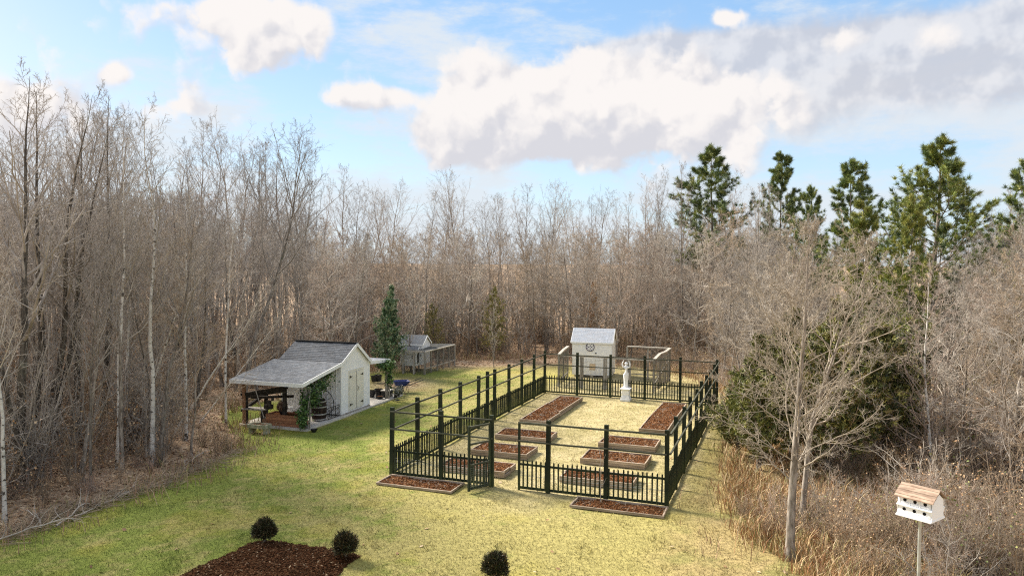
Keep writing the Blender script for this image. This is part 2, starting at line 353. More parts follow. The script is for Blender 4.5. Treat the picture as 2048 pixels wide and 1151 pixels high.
# ================================================================ materials
M = {}
M['dark_wood'] = material('dark stained fence wood', (.016, .022, .014), (.035, .045, .022), 6, .75, .2, (1, 1, .15), extra=((.06, .075, .025), 2.2, .55, .75, (1, 1, .3)), rnd=.3)
M['dark_rail'] = material('weathered dark rail', (.04, .045, .03), (.09, .09, .065), 6, .8, .2, (.3, .3, 1), rnd=.25)
M['wire'] = material('galvanised wire', (.30, .32, .30), (.40, .42, .40), 4, .5, 0, metal=.3, rnd=0)
M['wire_dark'] = material('weathered grey netting', (.10, .10, .09), (.17, .165, .15), 4, .7, 0, rnd=0)
M['board'] = material('weathered bed board', (.26, .20, .14), (.46, .37, .29), 5, .9, .4, (.4, 3, 6), extra=((.10, .08, .065), 4, .6, .75, (.4, 2, 3)), rnd=.2)
M['grey_wood'] = material('silvery weathered timber', (.20, .18, .15), (.36, .34, .31), 6, .9, .4, (2, 2, .3), extra=((.12, .11, .09), 5, .6, .8, (1, 1, .4)), rnd=.2)
M['grey_light'] = material('pale weathered timber', (.33, .30, .26), (.48, .45, .40), 6, .9, .4, (2, 2, .3), rnd=.15)
M['mulch'] = material('bark mulch', (.05, .022, .009), (.17, .072, .03), 24, 1, .9, rnd=.05, lo=.4, hi=.6, spec=.03)
M['mulch_dark'] = material('dark damp bark mulch', (.020, .009, .004), (.07, .028, .011), 24, 1, .9, rnd=0, lo=.4, hi=.6, spec=.03)
M['chip'] = material('bark chips', (.7, .7, .7), (1.2, 1.2, 1.2), 20, .95, 0, rnd=0, vcol=True, spec=.04)
M['white'] = material('white painted siding', (.82, .84, .87), (.88, .89, .90), 2, .6, .1, rnd=.02, extra=((.66, .68, .66), 1.2, .62, .85, (1, 1, .4)))
M['cream'] = material('cream painted door', (.70, .68, .60), (.78, .76, .68), 3, .55, .1, rnd=.02)
M['trim'] = material('white painted trim', (.80, .82, .83), (.86, .87, .87), 3, .55, .05, rnd=.03)
M['shingle'] = material('asphalt shingle', (.85, .85, .85), (1.15, 1.15, 1.15), 60, .95, .4, rnd=0, vcol=True, lo=.3, hi=.7)
M['under'] = material('roof boards', (.14, .11, .08), (.22, .18, .13), 6, .9, .2)
M['black_iron'] = material('black wrought iron', (.012, .012, .014), (.03, .03, .03), 10, .5, .1, spec=.4)
M['black'] = material('black plastic', (.010, .010, .012), (.022, .022, .024), 6, .45, .05, spec=.4)
M['steel'] = material('pale steel pole', (.36, .38, .38), (.48, .50, .50), 8, .4, .05, metal=.5, rnd=0)
M['concrete'] = material('pale concrete', (.46, .43, .38), (.60, .57, .52), 3, .9, .2, rnd=.05, extra=((.35, .31, .26), 2, .6, .8, (1, 1, 1)))
M['stone'] = material('mossy cast stone', (.22, .23, .16), (.40, .39, .30), 5, .95, .4, rnd=.1)
M['brown_post'] = material('brown timber post', (.17, .09, .05), (.28, .16, .10), 6, .85, .3, (2, 2, .3))
M['old_wood'] = material('blackened old timber', (.022, .019, .016), (.07, .06, .05), 5, .9, .5, (.5, 2, 2))
M['brick'] = material('terracotta brown boards', (.30, .13, .07), (.42, .21, .12), 8, .85, .3, (.4, 2, 4), rnd=.2)
M['navy'] = material('dark blue tray', (.012, .02, .10), (.02, .035, .16), 4, .4, .05, spec=.5)
M['barrel'] = material('dark barrel staves', (.018, .012, .010), (.045, .028, .02), 8, .6, .3, (3, 3, .4))
M['hoop'] = material('galvanised barrel hoop', (.35, .35, .34), (.50, .50, .48), 8, .5, .1, metal=.4)
M['leaf_green'] = material('vine leaf', (.75, .75, .75), (1.2, 1.2, 1.2), 12, .6, 0, rnd=.1, vcol=True, spec=.3)
M['tan_panel'] = material('tan hatch', (.50, .38, .25), (.60, .48, .34), 5, .8, .1)
M['purple'] = material('dark violet paint', (.045, .035, .11), (.07, .05, .15), 5, .6, 0, rnd=0)
M['statue'] = material('white cast stone', (.78, .81, .83), (.86, .87, .88), 5, .6, .1, rnd=0)
M['hole'] = material('dark nest hole', (.006, .006, .006), (.012, .012, .012), 5, 1, 0, rnd=0)
M['cedar_roof'] = material('brown grooved boards', (.24, .165, .12), (.38, .285, .215), 7, .85, .35, (1, .5, 5), rnd=.2)
M['glass'] = material('dark window pane', (.03, .035, .045), (.05, .055, .07), 3, .15, 0, spec=.6)
M['terra'] = material('clay pot', (.30, .14, .08), (.38, .20, .12), 8, .8, .1)
M['bark_grey'] = material('grey bark', (.12, .10, .08), (.32, .285, .25), 5, .95, .5, (3, 3, .6), rnd=.3, extra=((.09, .10, .06), 2.5, .6, .8, (1, 1, .5)))
M['bark_dark'] = material('dark lichened bark', (.045, .038, .032), (.15, .135, .115), 5, .95, .6, (3, 3, .6), rnd=.2, extra=((.26, .27, .22), 2.0, .6, .75, (1, 1, .5)))
M['bark_pale'] = material('white patchy bark', (.50, .48, .44), (.68, .66, .62), 4, .9, .2, (1, 1, 1.5), rnd=.1, extra=((.08, .07, .06), 3.2, .56, .62, (1.2, 1.2, 2.2)))
M['twig_grey'] = material('grey twigs', (.22, .195, .17), (.38, .345, .31), 2, .9, 0, rnd=.3)
M['twig_brown'] = material('warm brown twigs', (.24, .185, .13), (.38, .30, .22), 2, .9, 0, rnd=.3)
M['twig_pink'] = material('pinkish twigs', (.29, .225, .18), (.44, .355, .295), 2, .9, 0, rnd=.25)
M['twig_tan'] = material('tan grey limbs', (.27, .23, .18), (.40, .345, .28), 6, .9, 0, rnd=.05, extra=((.16, .15, .10), 3, .6, .75, (1, 1, 1)))
M['twig_pale'] = material('pale grey twigs', (.34, .30, .25), (.50, .455, .40), 2, .9, 0, rnd=.2)
# ================================================================ garden fence
PICK = MB(); PICK.box((0, 0, .47), (.042, .03, .84)); PICK.add([(-.021, -.015, .89), (.021, -.015, .89), (.021, .015, .89), (-.021, .015, .89), (0, 0, .925)], [(0, 1, 4), (1, 2, 4), (2, 3, 4), (3, 0, 4)])
pick_me = PICK.mesh('picket', M['dark_wood'])
POST = MB(); POST.box((0, 0, FH/2-.02), (.115, .115, FH)); post_me = POST.mesh('post', M['dark_wood'])
def fence(label, o, rz, length, posts, skip=None, first=True, last=True, mesh=True, rnd_=0):
    """local x runs along the fence; posts are x positions"""
    t = thing('picket_fence', label, 'fence', o, rz, 'dark fences around the garden'); rr = random.Random(rnd_)
    for p in posts:
        q = link('post', post_me, t, (p, 0, 0), (rr.uniform(-.009, .009), rr.uniform(-.009, .009), rr.uniform(-.05, .05))); q.scale = (1, 1, 1+rr.uniform(-.008, .012))
    x0, x1 = 0, length
    n = int(length/.133)
    for i in range(1, n):
        x = i*length/n
        if any(abs(x-p) < .08 for p in posts): continue
        link('picket', pick_me, t, (x, -.02, rr.uniform(-.012, .012)), (rr.uniform(-.012, .012), rr.uniform(-.015, .015), 0))
    for nm, z, w, h, yy in (('picket_rail', .77, .035, .06, .012), ('picket_rail', .07, .035, .075, .012), ('top_rail', 2.03, .045, .05, -.082), ('middle_rail', 1.48, .045, .045, -.082)):
        b = MB(); k = max(1, round(length/1.74)); pr = 0
        for i in range(k):     # each bay its own length of rail, slightly out of line
            a, c = length*i/k, length*(i+1)/k; d = rr.uniform(-.008, .008)
            b.bar((a+.002, yy, z+pr), (c-.002, yy, z+d), w, h); pr = d
        b.build(nm, M['dark_rail' if 'rail' in nm and z > 1 else 'dark_wood'], t)
    if mesh:
        b = MB(); zt = .55
        for i in range(int(length/.075)): b.tube([(i*.075, .035, .02), (i*.075, .035, zt)], .0024, 3, False)
        for i in range(9): b.tube([(0, .035, .04+i*.062), (length, .035, .04+i*.062)], .0026, 3, False)
        b.tube([(0, .035, .43), (length, .035, .43)], .006, 4, False)
        b.build('wire_mesh', M['wire'], t)
    return t
bx = FW/5
def rz_of(v): return math.atan2(v[1], v[0])
fence('front dark picket fence nearest the path, between the corner post and the open gate', fw(0, 0), YAW, 2*bx, [0, bx, 2*bx-.04], rnd_=1)
fence('front dark picket fence nearest the birdhouse, between gateway and far right corner', fw(3*bx-.9, 0), YAW, 2*bx+.9, [.9, .9+bx], rnd_=2)
fence('long dark picket fence along the shed side of the garden', fw(0, 0), rz_of(FB), FL, [FL/9*i for i in range(1, 9)]+[FL/9*4.55], rnd_=3)
fence('long dark picket fence along the brushy tree side of the garden', fw(FW, 0), rz_of(FB), FL, [FL/9*i for i in range(0, 9)], rnd_=4)
fence('rear dark picket fence behind the white statue', fw(0, FL), YAW, FW, [bx*i for i in range(6)], rnd_=5)
# narrow post that ends the fixed panel right of the gateway
e = bpy.data.objects['picket_fence.001']
b = MB(); b.box((0, 0, 1.0), (.06, .07, 2.06)); b.build('post', M['dark_wood'], e)
# open gate, hinged on the third front post
g = thing('garden_gate', 'open dark wooden garden gate swung outward from the front fence', 'gate', fw(2*bx-.04, -.09), YAW-R(118))
gw = .88
for xx in (.04, gw-.04): b = MB(); b.box((xx, 0, 1.0), (.075, .05, 1.92)); b.build('stile', M['dark_wood'], g)
for z, nm, mt in ((1.93, 'crossbar', 'dark_rail'), (1.42, 'crossbar', 'dark_rail'), (.80, 'crossbar', 'dark_rail'), (.11, 'crossbar', 'dark_wood')):
    b = MB(); b.box((gw/2, 0, z), (gw-.155, .045, .055 if z > .2 else .08)); b.build(nm, M[mt], g)
for i in range(6): link('picket', pick_me, g, (.135+i*.122, -.04, .0))
b = MB()
for i in range(13): b.tube([(.09+i*.06, .03, .1), (.09+i*.06, .03, .75)], .0016, 3, False)
for i in range(11): b.tube([(.05, .03, .1+i*.062), (gw-.05, .03, .1+i*.062)], .0016, 3, False)
b.build('wire_mesh', M['wire'], g)
b = MB(); b.box((gw-.04, .05, .95), (.03, .06, .14)); b.build('latch', M['black_iron'], g)
def unit(v): return v/np.maximum(np.linalg.norm(v, axis=-1, keepdims=True), 1e-9)
class Tubes:
    def __init__(s): s.V = []; s.Q = []; s.T = []; s.n = 0
    def add(s, P, Rd, n, tip=False):
        """P (B,K,3) polylines, Rd (B,K) radii, n sides"""
        B, K, _ = P.shape; d = np.empty_like(P); d[:, 1:-1] = P[:, 2:]-P[:, :-2]; d[:, 0] = P[:, 1]-P[:, 0]; d[:, -1] = P[:, -1]-P[:, -2]; d = unit(d)
        ref = np.where(np.abs(d[:, :1, 2:3]) > .8, np.array([1., 0, 0]), np.array([0, 0, 1.])); x = unit(np.cross(d, ref)); y = np.cross(d, x)
        a = 2*np.pi*np.arange(n)/n; ring = P[:, :, None]+(x[:, :, None]*np.cos(a)[None, None, :, None]+y[:, :, None]*np.sin(a)[None, None, :, None])*Rd[:, :, None, None]
        Kr = K-1 if tip else K
        per = Kr*n+(1 if tip else 0)
        V = ring[:, :Kr].reshape(B, -1, 3)
        if tip: V = np.concatenate([V, P[:, -1:]], 1)
        o = s.n+np.arange(B)[:, None, None]*per
        k = np.arange(n); k1 = (k+1) % n
        if Kr > 1:
            i = np.arange(Kr-1)[:, None]*n; q = np.stack([i+k, i+k1, i+n+k1, i+n+k], -1).reshape(-1, 4); s.Q.append((o+q[None]).reshape(-1, 4))
        if tip: t_ = np.stack([(Kr-1)*n+k, (Kr-1)*n+k1, 0*k+Kr*n], -1); s.T.append((o+t_[None]).reshape(-1, 3))
        s.V.append(V.reshape(-1, 3)); s.n += B*per
    def mesh(s, name, mat, cols=None):
        return fastmesh(name, np.concatenate(s.V), np.concatenate(s.Q) if s.Q else None, np.concatenate(s.T) if s.T else None, mats=[mat], smooth=True)
def grow_level(rs, S, D, L, r0, K, wob, up, tipf=.35):
    B = len(S); P = np.empty((B, K, 3)); P[:, 0] = S; d = D.copy(); Dr = np.empty((B, K, 3)); Dr[:, 0] = d
    for i in range(1, K):
        d = unit(d+rs.randn(B, 3)*wob+np.array([0, 0, up])); P[:, i] = P[:, i-1]+d*(L/(K-1))[:, None]; Dr[:, i] = d
    Rd = r0[:, None]*(1-(1-tipf)*np.linspace(0, 1, K)[None])
    return P, Dr, Rd
# ================================================================ raised beds
def chips(parent, x0, x1, y0, y1, zf, n, rs, big=1.0, pred=None, tone=1.0):
    x = x0+rs.rand(n)*(x1-x0); y = y0+rs.rand(n)*(y1-y0)
    if pred is not None: k = pred(x, y); x, y = x[k], y[k]; n = len(x)
    a = rs.rand(n)*6.283; l = (.018+.035*rs.rand(n))*big; w = l*(.25+.3*rs.rand(n)); tl = (rs.rand(n)-.5)*.9
    c = np.stack([x, y, zf(x, y)+.008*rs.rand(n)+.004], 1)
    e1 = np.stack([np.cos(a), np.sin(a), tl], 1)*l[:, None]; e2 = np.stack([-np.sin(a), np.cos(a), (rs.rand(n)-.5)], 1)*w[:, None]; e3 = np.stack([0*a, 0*a, 0*a+.006], 1)
    V = np.stack([c-e1-e3, c-e2, c+e1-e3, c+e2, c+e3*1.2], 1).reshape(-1, 3); o = np.arange(n)[:, None]*5
    T = np.concatenate([o+np.array([[0, 1, 4]]), o+np.array([[1, 2, 4]]), o+np.array([[2, 3, 4]]), o+np.array([[3, 0, 4]])])
    pal = np.array([(.15, .062, .026), (.22, .10, .046), (.08, .034, .014), (.30, .165, .085), (.045, .019, .008), (.17, .066, .028)])
    col = pal[rs.randint(0, 6, n)]*tone; li = rs.rand(n) < .02; col[li] = (.42, .31, .2)
    o_ = link('bark_chips', fastmesh('bark_chips', V, T=T, cols=np.repeat(col, 5, 0), mats=[M['chip']]), parent); o_['kind'] = 'stuff'
    return o_
def bed(label, u0, u1, v0, v1, h=.2, group='wooden raised beds in the garden', courses=2, seed=0, rows=('x0', 'x1', 'y0', 'y1')):
    rs = np.random.RandomState(seed); t = thing('raised_bed', label, 'garden bed', fw((u0+u1)/2, (v0+v1)/2), YAW, group)
    W_, L_ = (u1-u0)/2, (v1-v0)/2; th = .045; ch = h/courses
    for c in range(courses):
        z = ch*(c+.5)
        for s in (-1, 1):
            if ('y0' if s < 0 else 'y1') in rows:
                b = MB(); b.box((0, s*L_, z), (2*W_, th, ch-.006), rs.uniform(-.004, .004)); b.build('board', M['board'], t, bevel=.006)
            if ('x0' if s < 0 else 'x1') in rows:
                k = max(1, round(L_*2/2.2)) if L_ > 1 else 2
                for i in range(k):
                    a, e_ = -L_+th+i*(2*L_-2*th)/k, -L_+th+(i+1)*(2*L_-2*th)/k; off = rs.uniform(-.02, .02) if k > 1 else 0
                    b = MB(); b.box((s*W_+off-s*th/2, (a+e_)/2, z+(rs.uniform(-.012, .012) if c else 0)), (th, e_-a-.012, ch-.006), rs.uniform(-.012, .012)); b.build('board', M['board'], t, bevel=.006)
    n_, m_ = int(W_*2/.06)+2, int(L_*2/.06)+2
    X, Y = np.meshgrid(np.linspace(-W_+.03, W_-.03, n_), np.linspace(-L_+.03, L_-.03, m_))
    def zf(x, y): return h-.045+(vnoise(x+u0*3, y+v0*3, 2.5, seed, 3)-.5)*.09+.02*np.exp(-(x/W_)**2-(y/L_)**2)
    gi = np.arange(n_*m_).reshape(m_, n_); q = np.stack([gi[:-1, :-1], gi[:-1, 1:], gi[1:, 1:], gi[1:, :-1]], -1).reshape(-1, 4)
    link('mulch', fastmesh('mulch', np.stack([X.ravel(), Y.ravel(), zf(X, Y).ravel()], 1), q, mats=[M['mulch']]), t)
    n = int(26*W_*L_*4); tb = Tubes(); S = np.stack([rs.uniform(-W_+.1, W_-.1, n), rs.uniform(-L_+.1, L_-.1, n), np.full(n, h-.03)], 1)
    P, Dr, Rd = grow_level(rs, S, unit(np.stack([rs.randn(n), rs.randn(n), .25+.5*rs.rand(n)], 1)), .05+.16*rs.rand(n), np.full(n, .005), 3, .3, -.2, .6); tb.add(P, Rd, 3)
    link('dead_stems', tb.mesh('dead_stems', M['twig_pale']), t)['kind'] = 'stuff'
    chips(t, -W_+.04, W_-.04, -L_+.04, L_-.04, zf, int(1100*W_*L_*4/ (1+.25*(v0 > 8)))//2, rs, 1.1)
    return t
BL = ['long raised bed near the shed-side fence, running towards the back of the garden', 'short raised bed in front of the long bed on the shed side of the garden',
      'middle one of the three short raised beds on the shed side', 'raised bed nearest the open gate on the shed side of the garden',
      'short raised bed behind the other two on the brushy side, nearest the long bed', 'middle one of the three short raised beds on the brushy side',
      'front raised bed on the brushy side, directly behind the front pickets', 'long raised bed in the rear right of the garden beside the tree-side fence']
for i, (lb, q) in enumerate(zip(BL, BEDS)): bed(lb, q[0], q[1], q[2], q[3], .2, seed=i+1)
bed('low ground-level mulch bed outside the front fence beside the open gate', *BEDS[8], h=.075, group='low mulch beds outside the front fence', courses=1, seed=21)
bed('low ground-level mulch bed outside the front fence at the far right corner', *BEDS[9], h=.075, group='low mulch beds outside the front fence', courses=1, seed=22)
# ================================================================ foreground mulch bed
cx_, cy_ = np.mean(np.array(MULCH), 0)
xs = np.arange(-7.6, -3.2, .05); ys = np.arange(14.2, 18.3, .05); X, Y = np.meshgrid(xs, ys)
def mulch_in(x, y): return in_poly(x+(vnoise(x, y, 3, 2)-.5)*.25, y+(vnoise(x, y, 3, 5)-.5)*.25, MULCH)
def mulch_z(x, y): return ground_z(x, y)+.012+.10*sstep(poly_dist(x, y, MULCH), 0, .5)+(vnoise(x, y, 4, 9, 3)-.5)*.07
ins = mulch_in(X, Y); gi = np.arange(X.size).reshape(X.shape); q = np.stack([gi[:-1, :-1], gi[:-1, 1:], gi[1:, 1:], gi[1:, :-1]], -1).reshape(-1, 4)
q = q[(ins.ravel()[q]).all(1)]; o = link('mulch_bed', fastmesh('mulch_bed', np.stack([X.ravel(), Y.ravel(), mulch_z(X, Y).ravel()], 1), q, mats=[M['mulch_dark']]))
tag(o, kind='structure')
c = chips(None, -7.6, -3.2, 14.2, 18.3, mulch_z, 26000, np.random.RandomState(5), 1.0, mulch_in, .42); c.name = 'bark_mulch'
tag(c, 'dark red-brown shredded bark mulch spread over the foreground bed', 'mulch', kind='stuff')
# ================================================================ tool shed with two lean-to roofs
# local frame: x along the gable front (towards the patio), y towards the back
shed = thing('garden_shed', 'white gabled tool shed with cream double doors and grey shingled lean-to', 'shed', (SHED0[0], SHED0[1], 0), math.atan2(SD[1], SD[0]))
SW, SL = 2.54, 3.0; ZB = .12; ZR = 3.10; ZK = 2.40; ZE = 2.17; RX = 1.27
def wallpoly(b, y): b.prism([(0, y, ZB), (SW, y, ZB), (SW, y, ZE), (RX, y, ZR-.03), (0, y, ZK-.02)], (0, .05, 0))
b = MB(); wallpoly(b, 0); b.build('wall', M['white'], shed)
b = MB(); wallpoly(b, SL-.05); b.build('wall', M['white'], shed)
for xx, zt in ((.025, ZK-.03), (SW-.025, ZE-.03)):
    b = MB(); b.box((xx, SL/2, (ZB+zt)/2), (.05, SL-.104, zt-ZB)); b.build('wall', M['white'], shed)
for i in range(12):      # siding battens on the wall under the lean-to
    b = MB(); b.box((-.008, .2+i*.235, (ZB+ZK-.03)/2), (.016, .03, ZK-ZB-.04)); b.build('batten', M['white'], shed)
b = MB(); b.box((SW/2, .05, .06), (SW+.02, .2, .12)); b.build('sill_beam', M['grey_wood'], shed)
for xx in (.045, SW-.045): b = MB(); b.box((xx, -.015, (ZB+2.15)/2+.02), (.09, .03, 2.15-ZB)); b.build('corner_board', M['trim'], shed)
# doors
dw = .56; dc = 1.30; dz0, dz1 = .2, 1.86
b = MB(); b.box((dc, -.012, dz1+.055), (2*dw+.22, .03, .09)); b.box((dc-dw-.06, -.012, (dz0+dz1)/2), (.09, .03, dz1-dz0)); b.box((dc+dw+.06, -.012, (dz0+dz1)/2), (.09, .03, dz1-dz0)); b.build('door_frame', M['cream'], shed)
for s in (-1, 1):
    d = MB(); d.box((dc+s*(dw/2+.006), -.025, (dz0+dz1)/2), (dw-.006, .035, dz1-dz0-.01)); d = d.build('door', M['cream'], shed, bevel=.004)
    if s > 0: bb = MB(); bb.box((dc, -.03, (dz0+dz1)/2), (.022, .05, dz1-dz0-.01)); bb.build('meeting_strip', M['grey_wood'], d)
    for z in (.42, 1.66):
        b = MB(); xh = dc+s*(dw-.02); b.prism([(xh, -.052, z-.035), (xh, -.052, z+.035), (xh-s*.19, -.052, z+.01), (xh-s*.19, -.052, z-.01)], (0, .008, 0)); b.box((xh+s*.02, -.05, z), (.03, .02, .11)); b.build('hinge', M['black_iron'], d)
    if s > 0:
        b = MB(); b.tube([(dc+.07, -.045, .98), (dc+.075, -.09, 1.02), (dc+.075, -.09, 1.14), (dc+.07, -.045, 1.18)], .011, 6); b.build('handle', M['black_iron'], d)
# roofs: plank deck, fascia, then real shingle tabs in courses
def shingles(parent, p_low, p_high, ydir, length, seed, th=.008, course=.125, tabw=.17, tone=1.0, name='shingles', var=1.0):
    """p_low/p_high: 3D points of the slope's low and high edge at its front end; ydir runs along the courses"""
    rs = np.random.RandomState(seed); lo, hi = np.array(p_low, float), np.array(p_high, float); up = hi-lo; SLN = np.linalg.norm(up); up /= SLN
    yd = np.array(ydir, float); nrm = np.cross(yd, up); nrm *= np.sign(nrm[2]); V = []; Fc = []; col = []
    k = int(SLN/course)
    for c in range(k+1):
        s0 = c*course; s1 = min(s0+course*1.25, SLN)
        if s1-s0 < .02: continue
        x = -(c % 2)*tabw/2
        while x < length:
            w = tabw*(rs.choice([.7, 1, 1, 1.3])); a, e_ = max(0, x), min(length, x+w-.006); x += w
            if e_-a < .01: continue
            d0 = .009+th*rs.uniform(.8, 1.5)
            o = len(V); pts = []
            for (ss, dd) in ((s0+rs.uniform(0, .006), d0), (s1, .012-.004)):
                for yy in (a, e_): pts += [lo+yd*yy+up*ss+nrm*dd, lo+yd*yy+up*ss+nrm*.002]
            V += pts; Fc += [(o, o+2, o+6, o+4), (o, o+1, o+3, o+2), (o, o+4, o+5, o+1), (o+2, o+3, o+7, o+6), (o+4, o+6, o+7, o+5)]
            v = (.113+var*(rs.choice([.095, .11, .12, .135, .105])-.113))*tone*rs.uniform(.94, 1.06); hue = rs.uniform(-1, 1)
            col += [(v*(.95+.03*hue), v*1.02, v*(1.14-.03*hue))]*8
    o_ = link(name, fastmesh(name, np.array(V), Fc, cols=np.array(col), mats=[M['shingle']]), parent); o_['kind'] = 'stuff'
    return o_
def roof(parent, a_low, a_high, length, y0, seed, tone=1.0, deckmat='under', th=.05, nm='roof'):
    lo = (a_low[0], y0, a_low[1]); hi = (a_high[0], y0, a_high[1]); b = MB()
    b.prism([lo, hi, (hi[0], y0, hi[2]-th), (lo[0], y0, lo[2]-th)], (0, length, 0)); r = b.build(nm, M[deckmat], parent)
    shingles(r, lo, hi, (0, 1, 0), length, seed, tone=tone); return r
ov = .10
r1 = roof(shed, (0.0, ZK), (RX, ZR), SL+2*ov, -ov, 1)
r2 = roof(shed, (SW+.09, ZE-.06), (RX, ZR), SL+2*ov, -ov, 2)
LWX = -3.0; ZL = 1.92
r3 = roof(shed, (LWX, ZL), (-.004, ZK-.006), SL+2*ov+.25, -ov, 3, tone=1.35)  # grazing sun on this low slope put into a lighter shingle tone
b = MB(); b.bar((RX, -ov, ZR+.02), (RX, SL+ov, ZR+.02), .2, .025); b.build('ridge_cap', M['shingle'], shed)
b = MB()
b.bar((LWX, -ov-.013, ZL-.055), (0, -ov-.013, ZK-.055), .025, .15); b.build('fascia', M['trim'], shed)
b = MB(); b.bar((LWX-.013, -ov-.026, ZL-.065), (LWX-.013, SL+ov+.25, ZL-.065), .025, .15); b.build('fascia', M['trim'], shed)
b = MB(); b.bar((0, -ov-.013, ZK-.045), (RX, -ov-.013, ZR-.045), .025, .13); b.build('rake_board', M['trim'], shed)
b = MB(); b.bar((SW+.09, -ov-.013, ZE-.115), (RX, -ov-.013, ZR-.045), .025, .13); b.build('rake_board', M['trim'], shed)
# patio-side lean-to
PXE = 4.62; ZP0, ZP1 = 2.13, 1.98
r4 = roof(shed, (PXE, ZP1), (SW+.06, ZP0), 2.2, .02, 4, tone=2.2)
b = MB(); b.bar((SW+.05, .0, ZP0-.07), (PXE+.02, .0, ZP1-.07), .03, .15); b.build('fascia', M['trim'], shed)
b = MB(); b.bar((PXE+.013, .016, ZP1-.07), (PXE+.013, 2.2, ZP1-.07), .025, .14); b.build('fascia', M['trim'], shed)
for x_, y_, mt in ((-2.6, .05, 'grey_wood'), (-2.6, 2.95, 'brown_post'), (4.45, .1, 'grey_wood'), (4.45, 2.0, 'grey_wood')):
    zt = ZL+.03 if x_ < 0 else ZP1-.06
    b = MB(); b.box((x_, y_, zt/2), (.11, .11, zt)); b.build('post', M[mt], shed)
for yy in (.05, 2.95): b = MB(); b.bar((-2.6, yy, ZL-.02), (-.01, yy, ZK-.10), .05, .1); b.build('rafter', M['under'], shed)
b = MB(); b.lathe([(0, 0), (.045, 0), (.06, .05), (.03, .1), (0, .1)], 10, (-.12, -.04, 2.2)); b.build('lamp', M['trim'], shed)
# patio slabs
def sheet(name, poly, z0, z1, mat):
    b = MB(); b.prism([(p[0], p[1], z0) for p in poly], (0, 0, z1-z0)); return tag(b.build(name, M[mat]), kind='structure')
def sw(u, v): q = SHED0+SD*u+SN*v; return (q[0], q[1])
sheet('patio', [sw(-2.75, -.12), sw(0, -.16), sw(0, 3.1), sw(-2.75, 3.1)], -.1, .07, 'concrete')
sheet('patio', [sw(.004, -.16), sw(SW+.02, -.16), sw(SW+.02, 3.1), sw(.004, 3.1)], -.1, .055, 'concrete')
for i in range(4):
    a, e_ = SW+.03+i*.80, SW+.03+(i+1)*.80-.015
    sheet('patio', [sw(a, -.15), sw(e_, -.15), sw(e_, 2.3), sw(a, 2.3)], -.1, .06, 'concrete')
# ================================================================ things under and around the shed (shed frame: x towards patio, y back)
SR = math.atan2(SD[1], SD[0])
def at_shed(u, v, z=0): q = sw(u, v); return (q[0], q[1], z)
def leafcloud(name, pts, size, rs, pal, parent=None, mat='leaf_green', droop=.3, flat=None):
    n = len(pts); d = rs.randn(n, 3); d[:, 2] -= droop; d /= np.linalg.norm(d, axis=1)[:, None]; e = np.cross(d, rs.randn(n, 3)); e /= np.linalg.norm(e, axis=1)[:, None]
    s = (size*(.6+.8*rs.rand(n)))[:, None]; p = np.asarray(pts); w = e*s*.42; nr = np.cross(d, e)*s*.12
    V = np.stack([p, p+d*s*.5+w+nr, p+d*s, p+d*s*.5-w+nr], 1).reshape(-1, 3)
    T = (np.arange(n)[:, None]*4+np.array([[0, 1, 2]])); T2 = (np.arange(n)[:, None]*4+np.array([[0, 2, 3]]))
    pal = np.array(pal); col = pal[rs.randint(0, len(pal), n)]*(.75+.5*rs.rand(n))[:, None]
    return link(name, fastmesh(name, V, T=np.concatenate([T, T2]), cols=np.repeat(col, 4, 0), mats=[M[mat] if isinstance(mat, str) else mat]), parent)
# rain barrel
t = thing('rain_barrel', 'dark wooden barrel with pale metal hoops under the shed lean-to', 'barrel', at_shed(-1.02, .42, .07), SR)
def barrel_r(z): return .27+.055*math.sin(math.pi*z/.86)
for i in range(20):
    a = 2*math.pi*i/20; b = MB(); pr = [(barrel_r(z), z) for z in (0, .2, .43, .66, .86)]; vs = []
    for r_, z in pr:
        for da in (-.148, .148): vs += [(r_*math.cos(a+da), r_*math.sin(a+da), z), ((r_-.025)*math.cos(a+da), (r_-.025)*math.sin(a+da), z)]
    fs = []
    for k in range(4): o = k*4; fs += [(o, o+2, o+6, o+4), (o+1, o+5, o+7, o+3), (o, o+4, o+5, o+1), (o+2, o+3, o+7, o+6)]
    fs += [(0, 1, 3, 2), (16, 18, 19, 17)]; b.add(vs, fs); b.build('stave', M['barrel'], t)
for z in (.06, .28, .58, .80):
    b = MB(); r_ = barrel_r(z)+.004; b.lathe([(r_, z-.025), (r_+.006, z-.02), (r_+.006, z+.02), (r_, z+.025)], 28); b.build('hoop', M['hoop'], t)
b = MB(); b.lathe([(0, .8), (.25, .8), (.25, .83), (0, .83)], 24); b.build('lid', M['barrel'], t)
# iron wheel leaning on the wall
t = thing('wagon_wheel', 'large thin black iron wagon wheel leaning on the white shed side wall', 'wheel', at_shed(-.16, .75, .07), SR)
b = MB(); b.ring((-.1, 0, .60), (1, 0, .12), .58, .016, 48, 6); b.build('rim', M['black_iron'], t)
b = MB(); b.tube([(-.15, 0, .59), (-.04, 0, .61)], .055, 10); b.build('hub', M['black_iron'], t)
for i in range(14):
    a = 2*math.pi*i/14; b = MB(); b.tube([(-.1, .04*math.cos(a), .6+.04*math.sin(a)), (-.1-.07*math.sin(a), .575*math.cos(a), .6+.575*math.sin(a))], .008, 5); b.build('spoke', M['black_iron'], t)
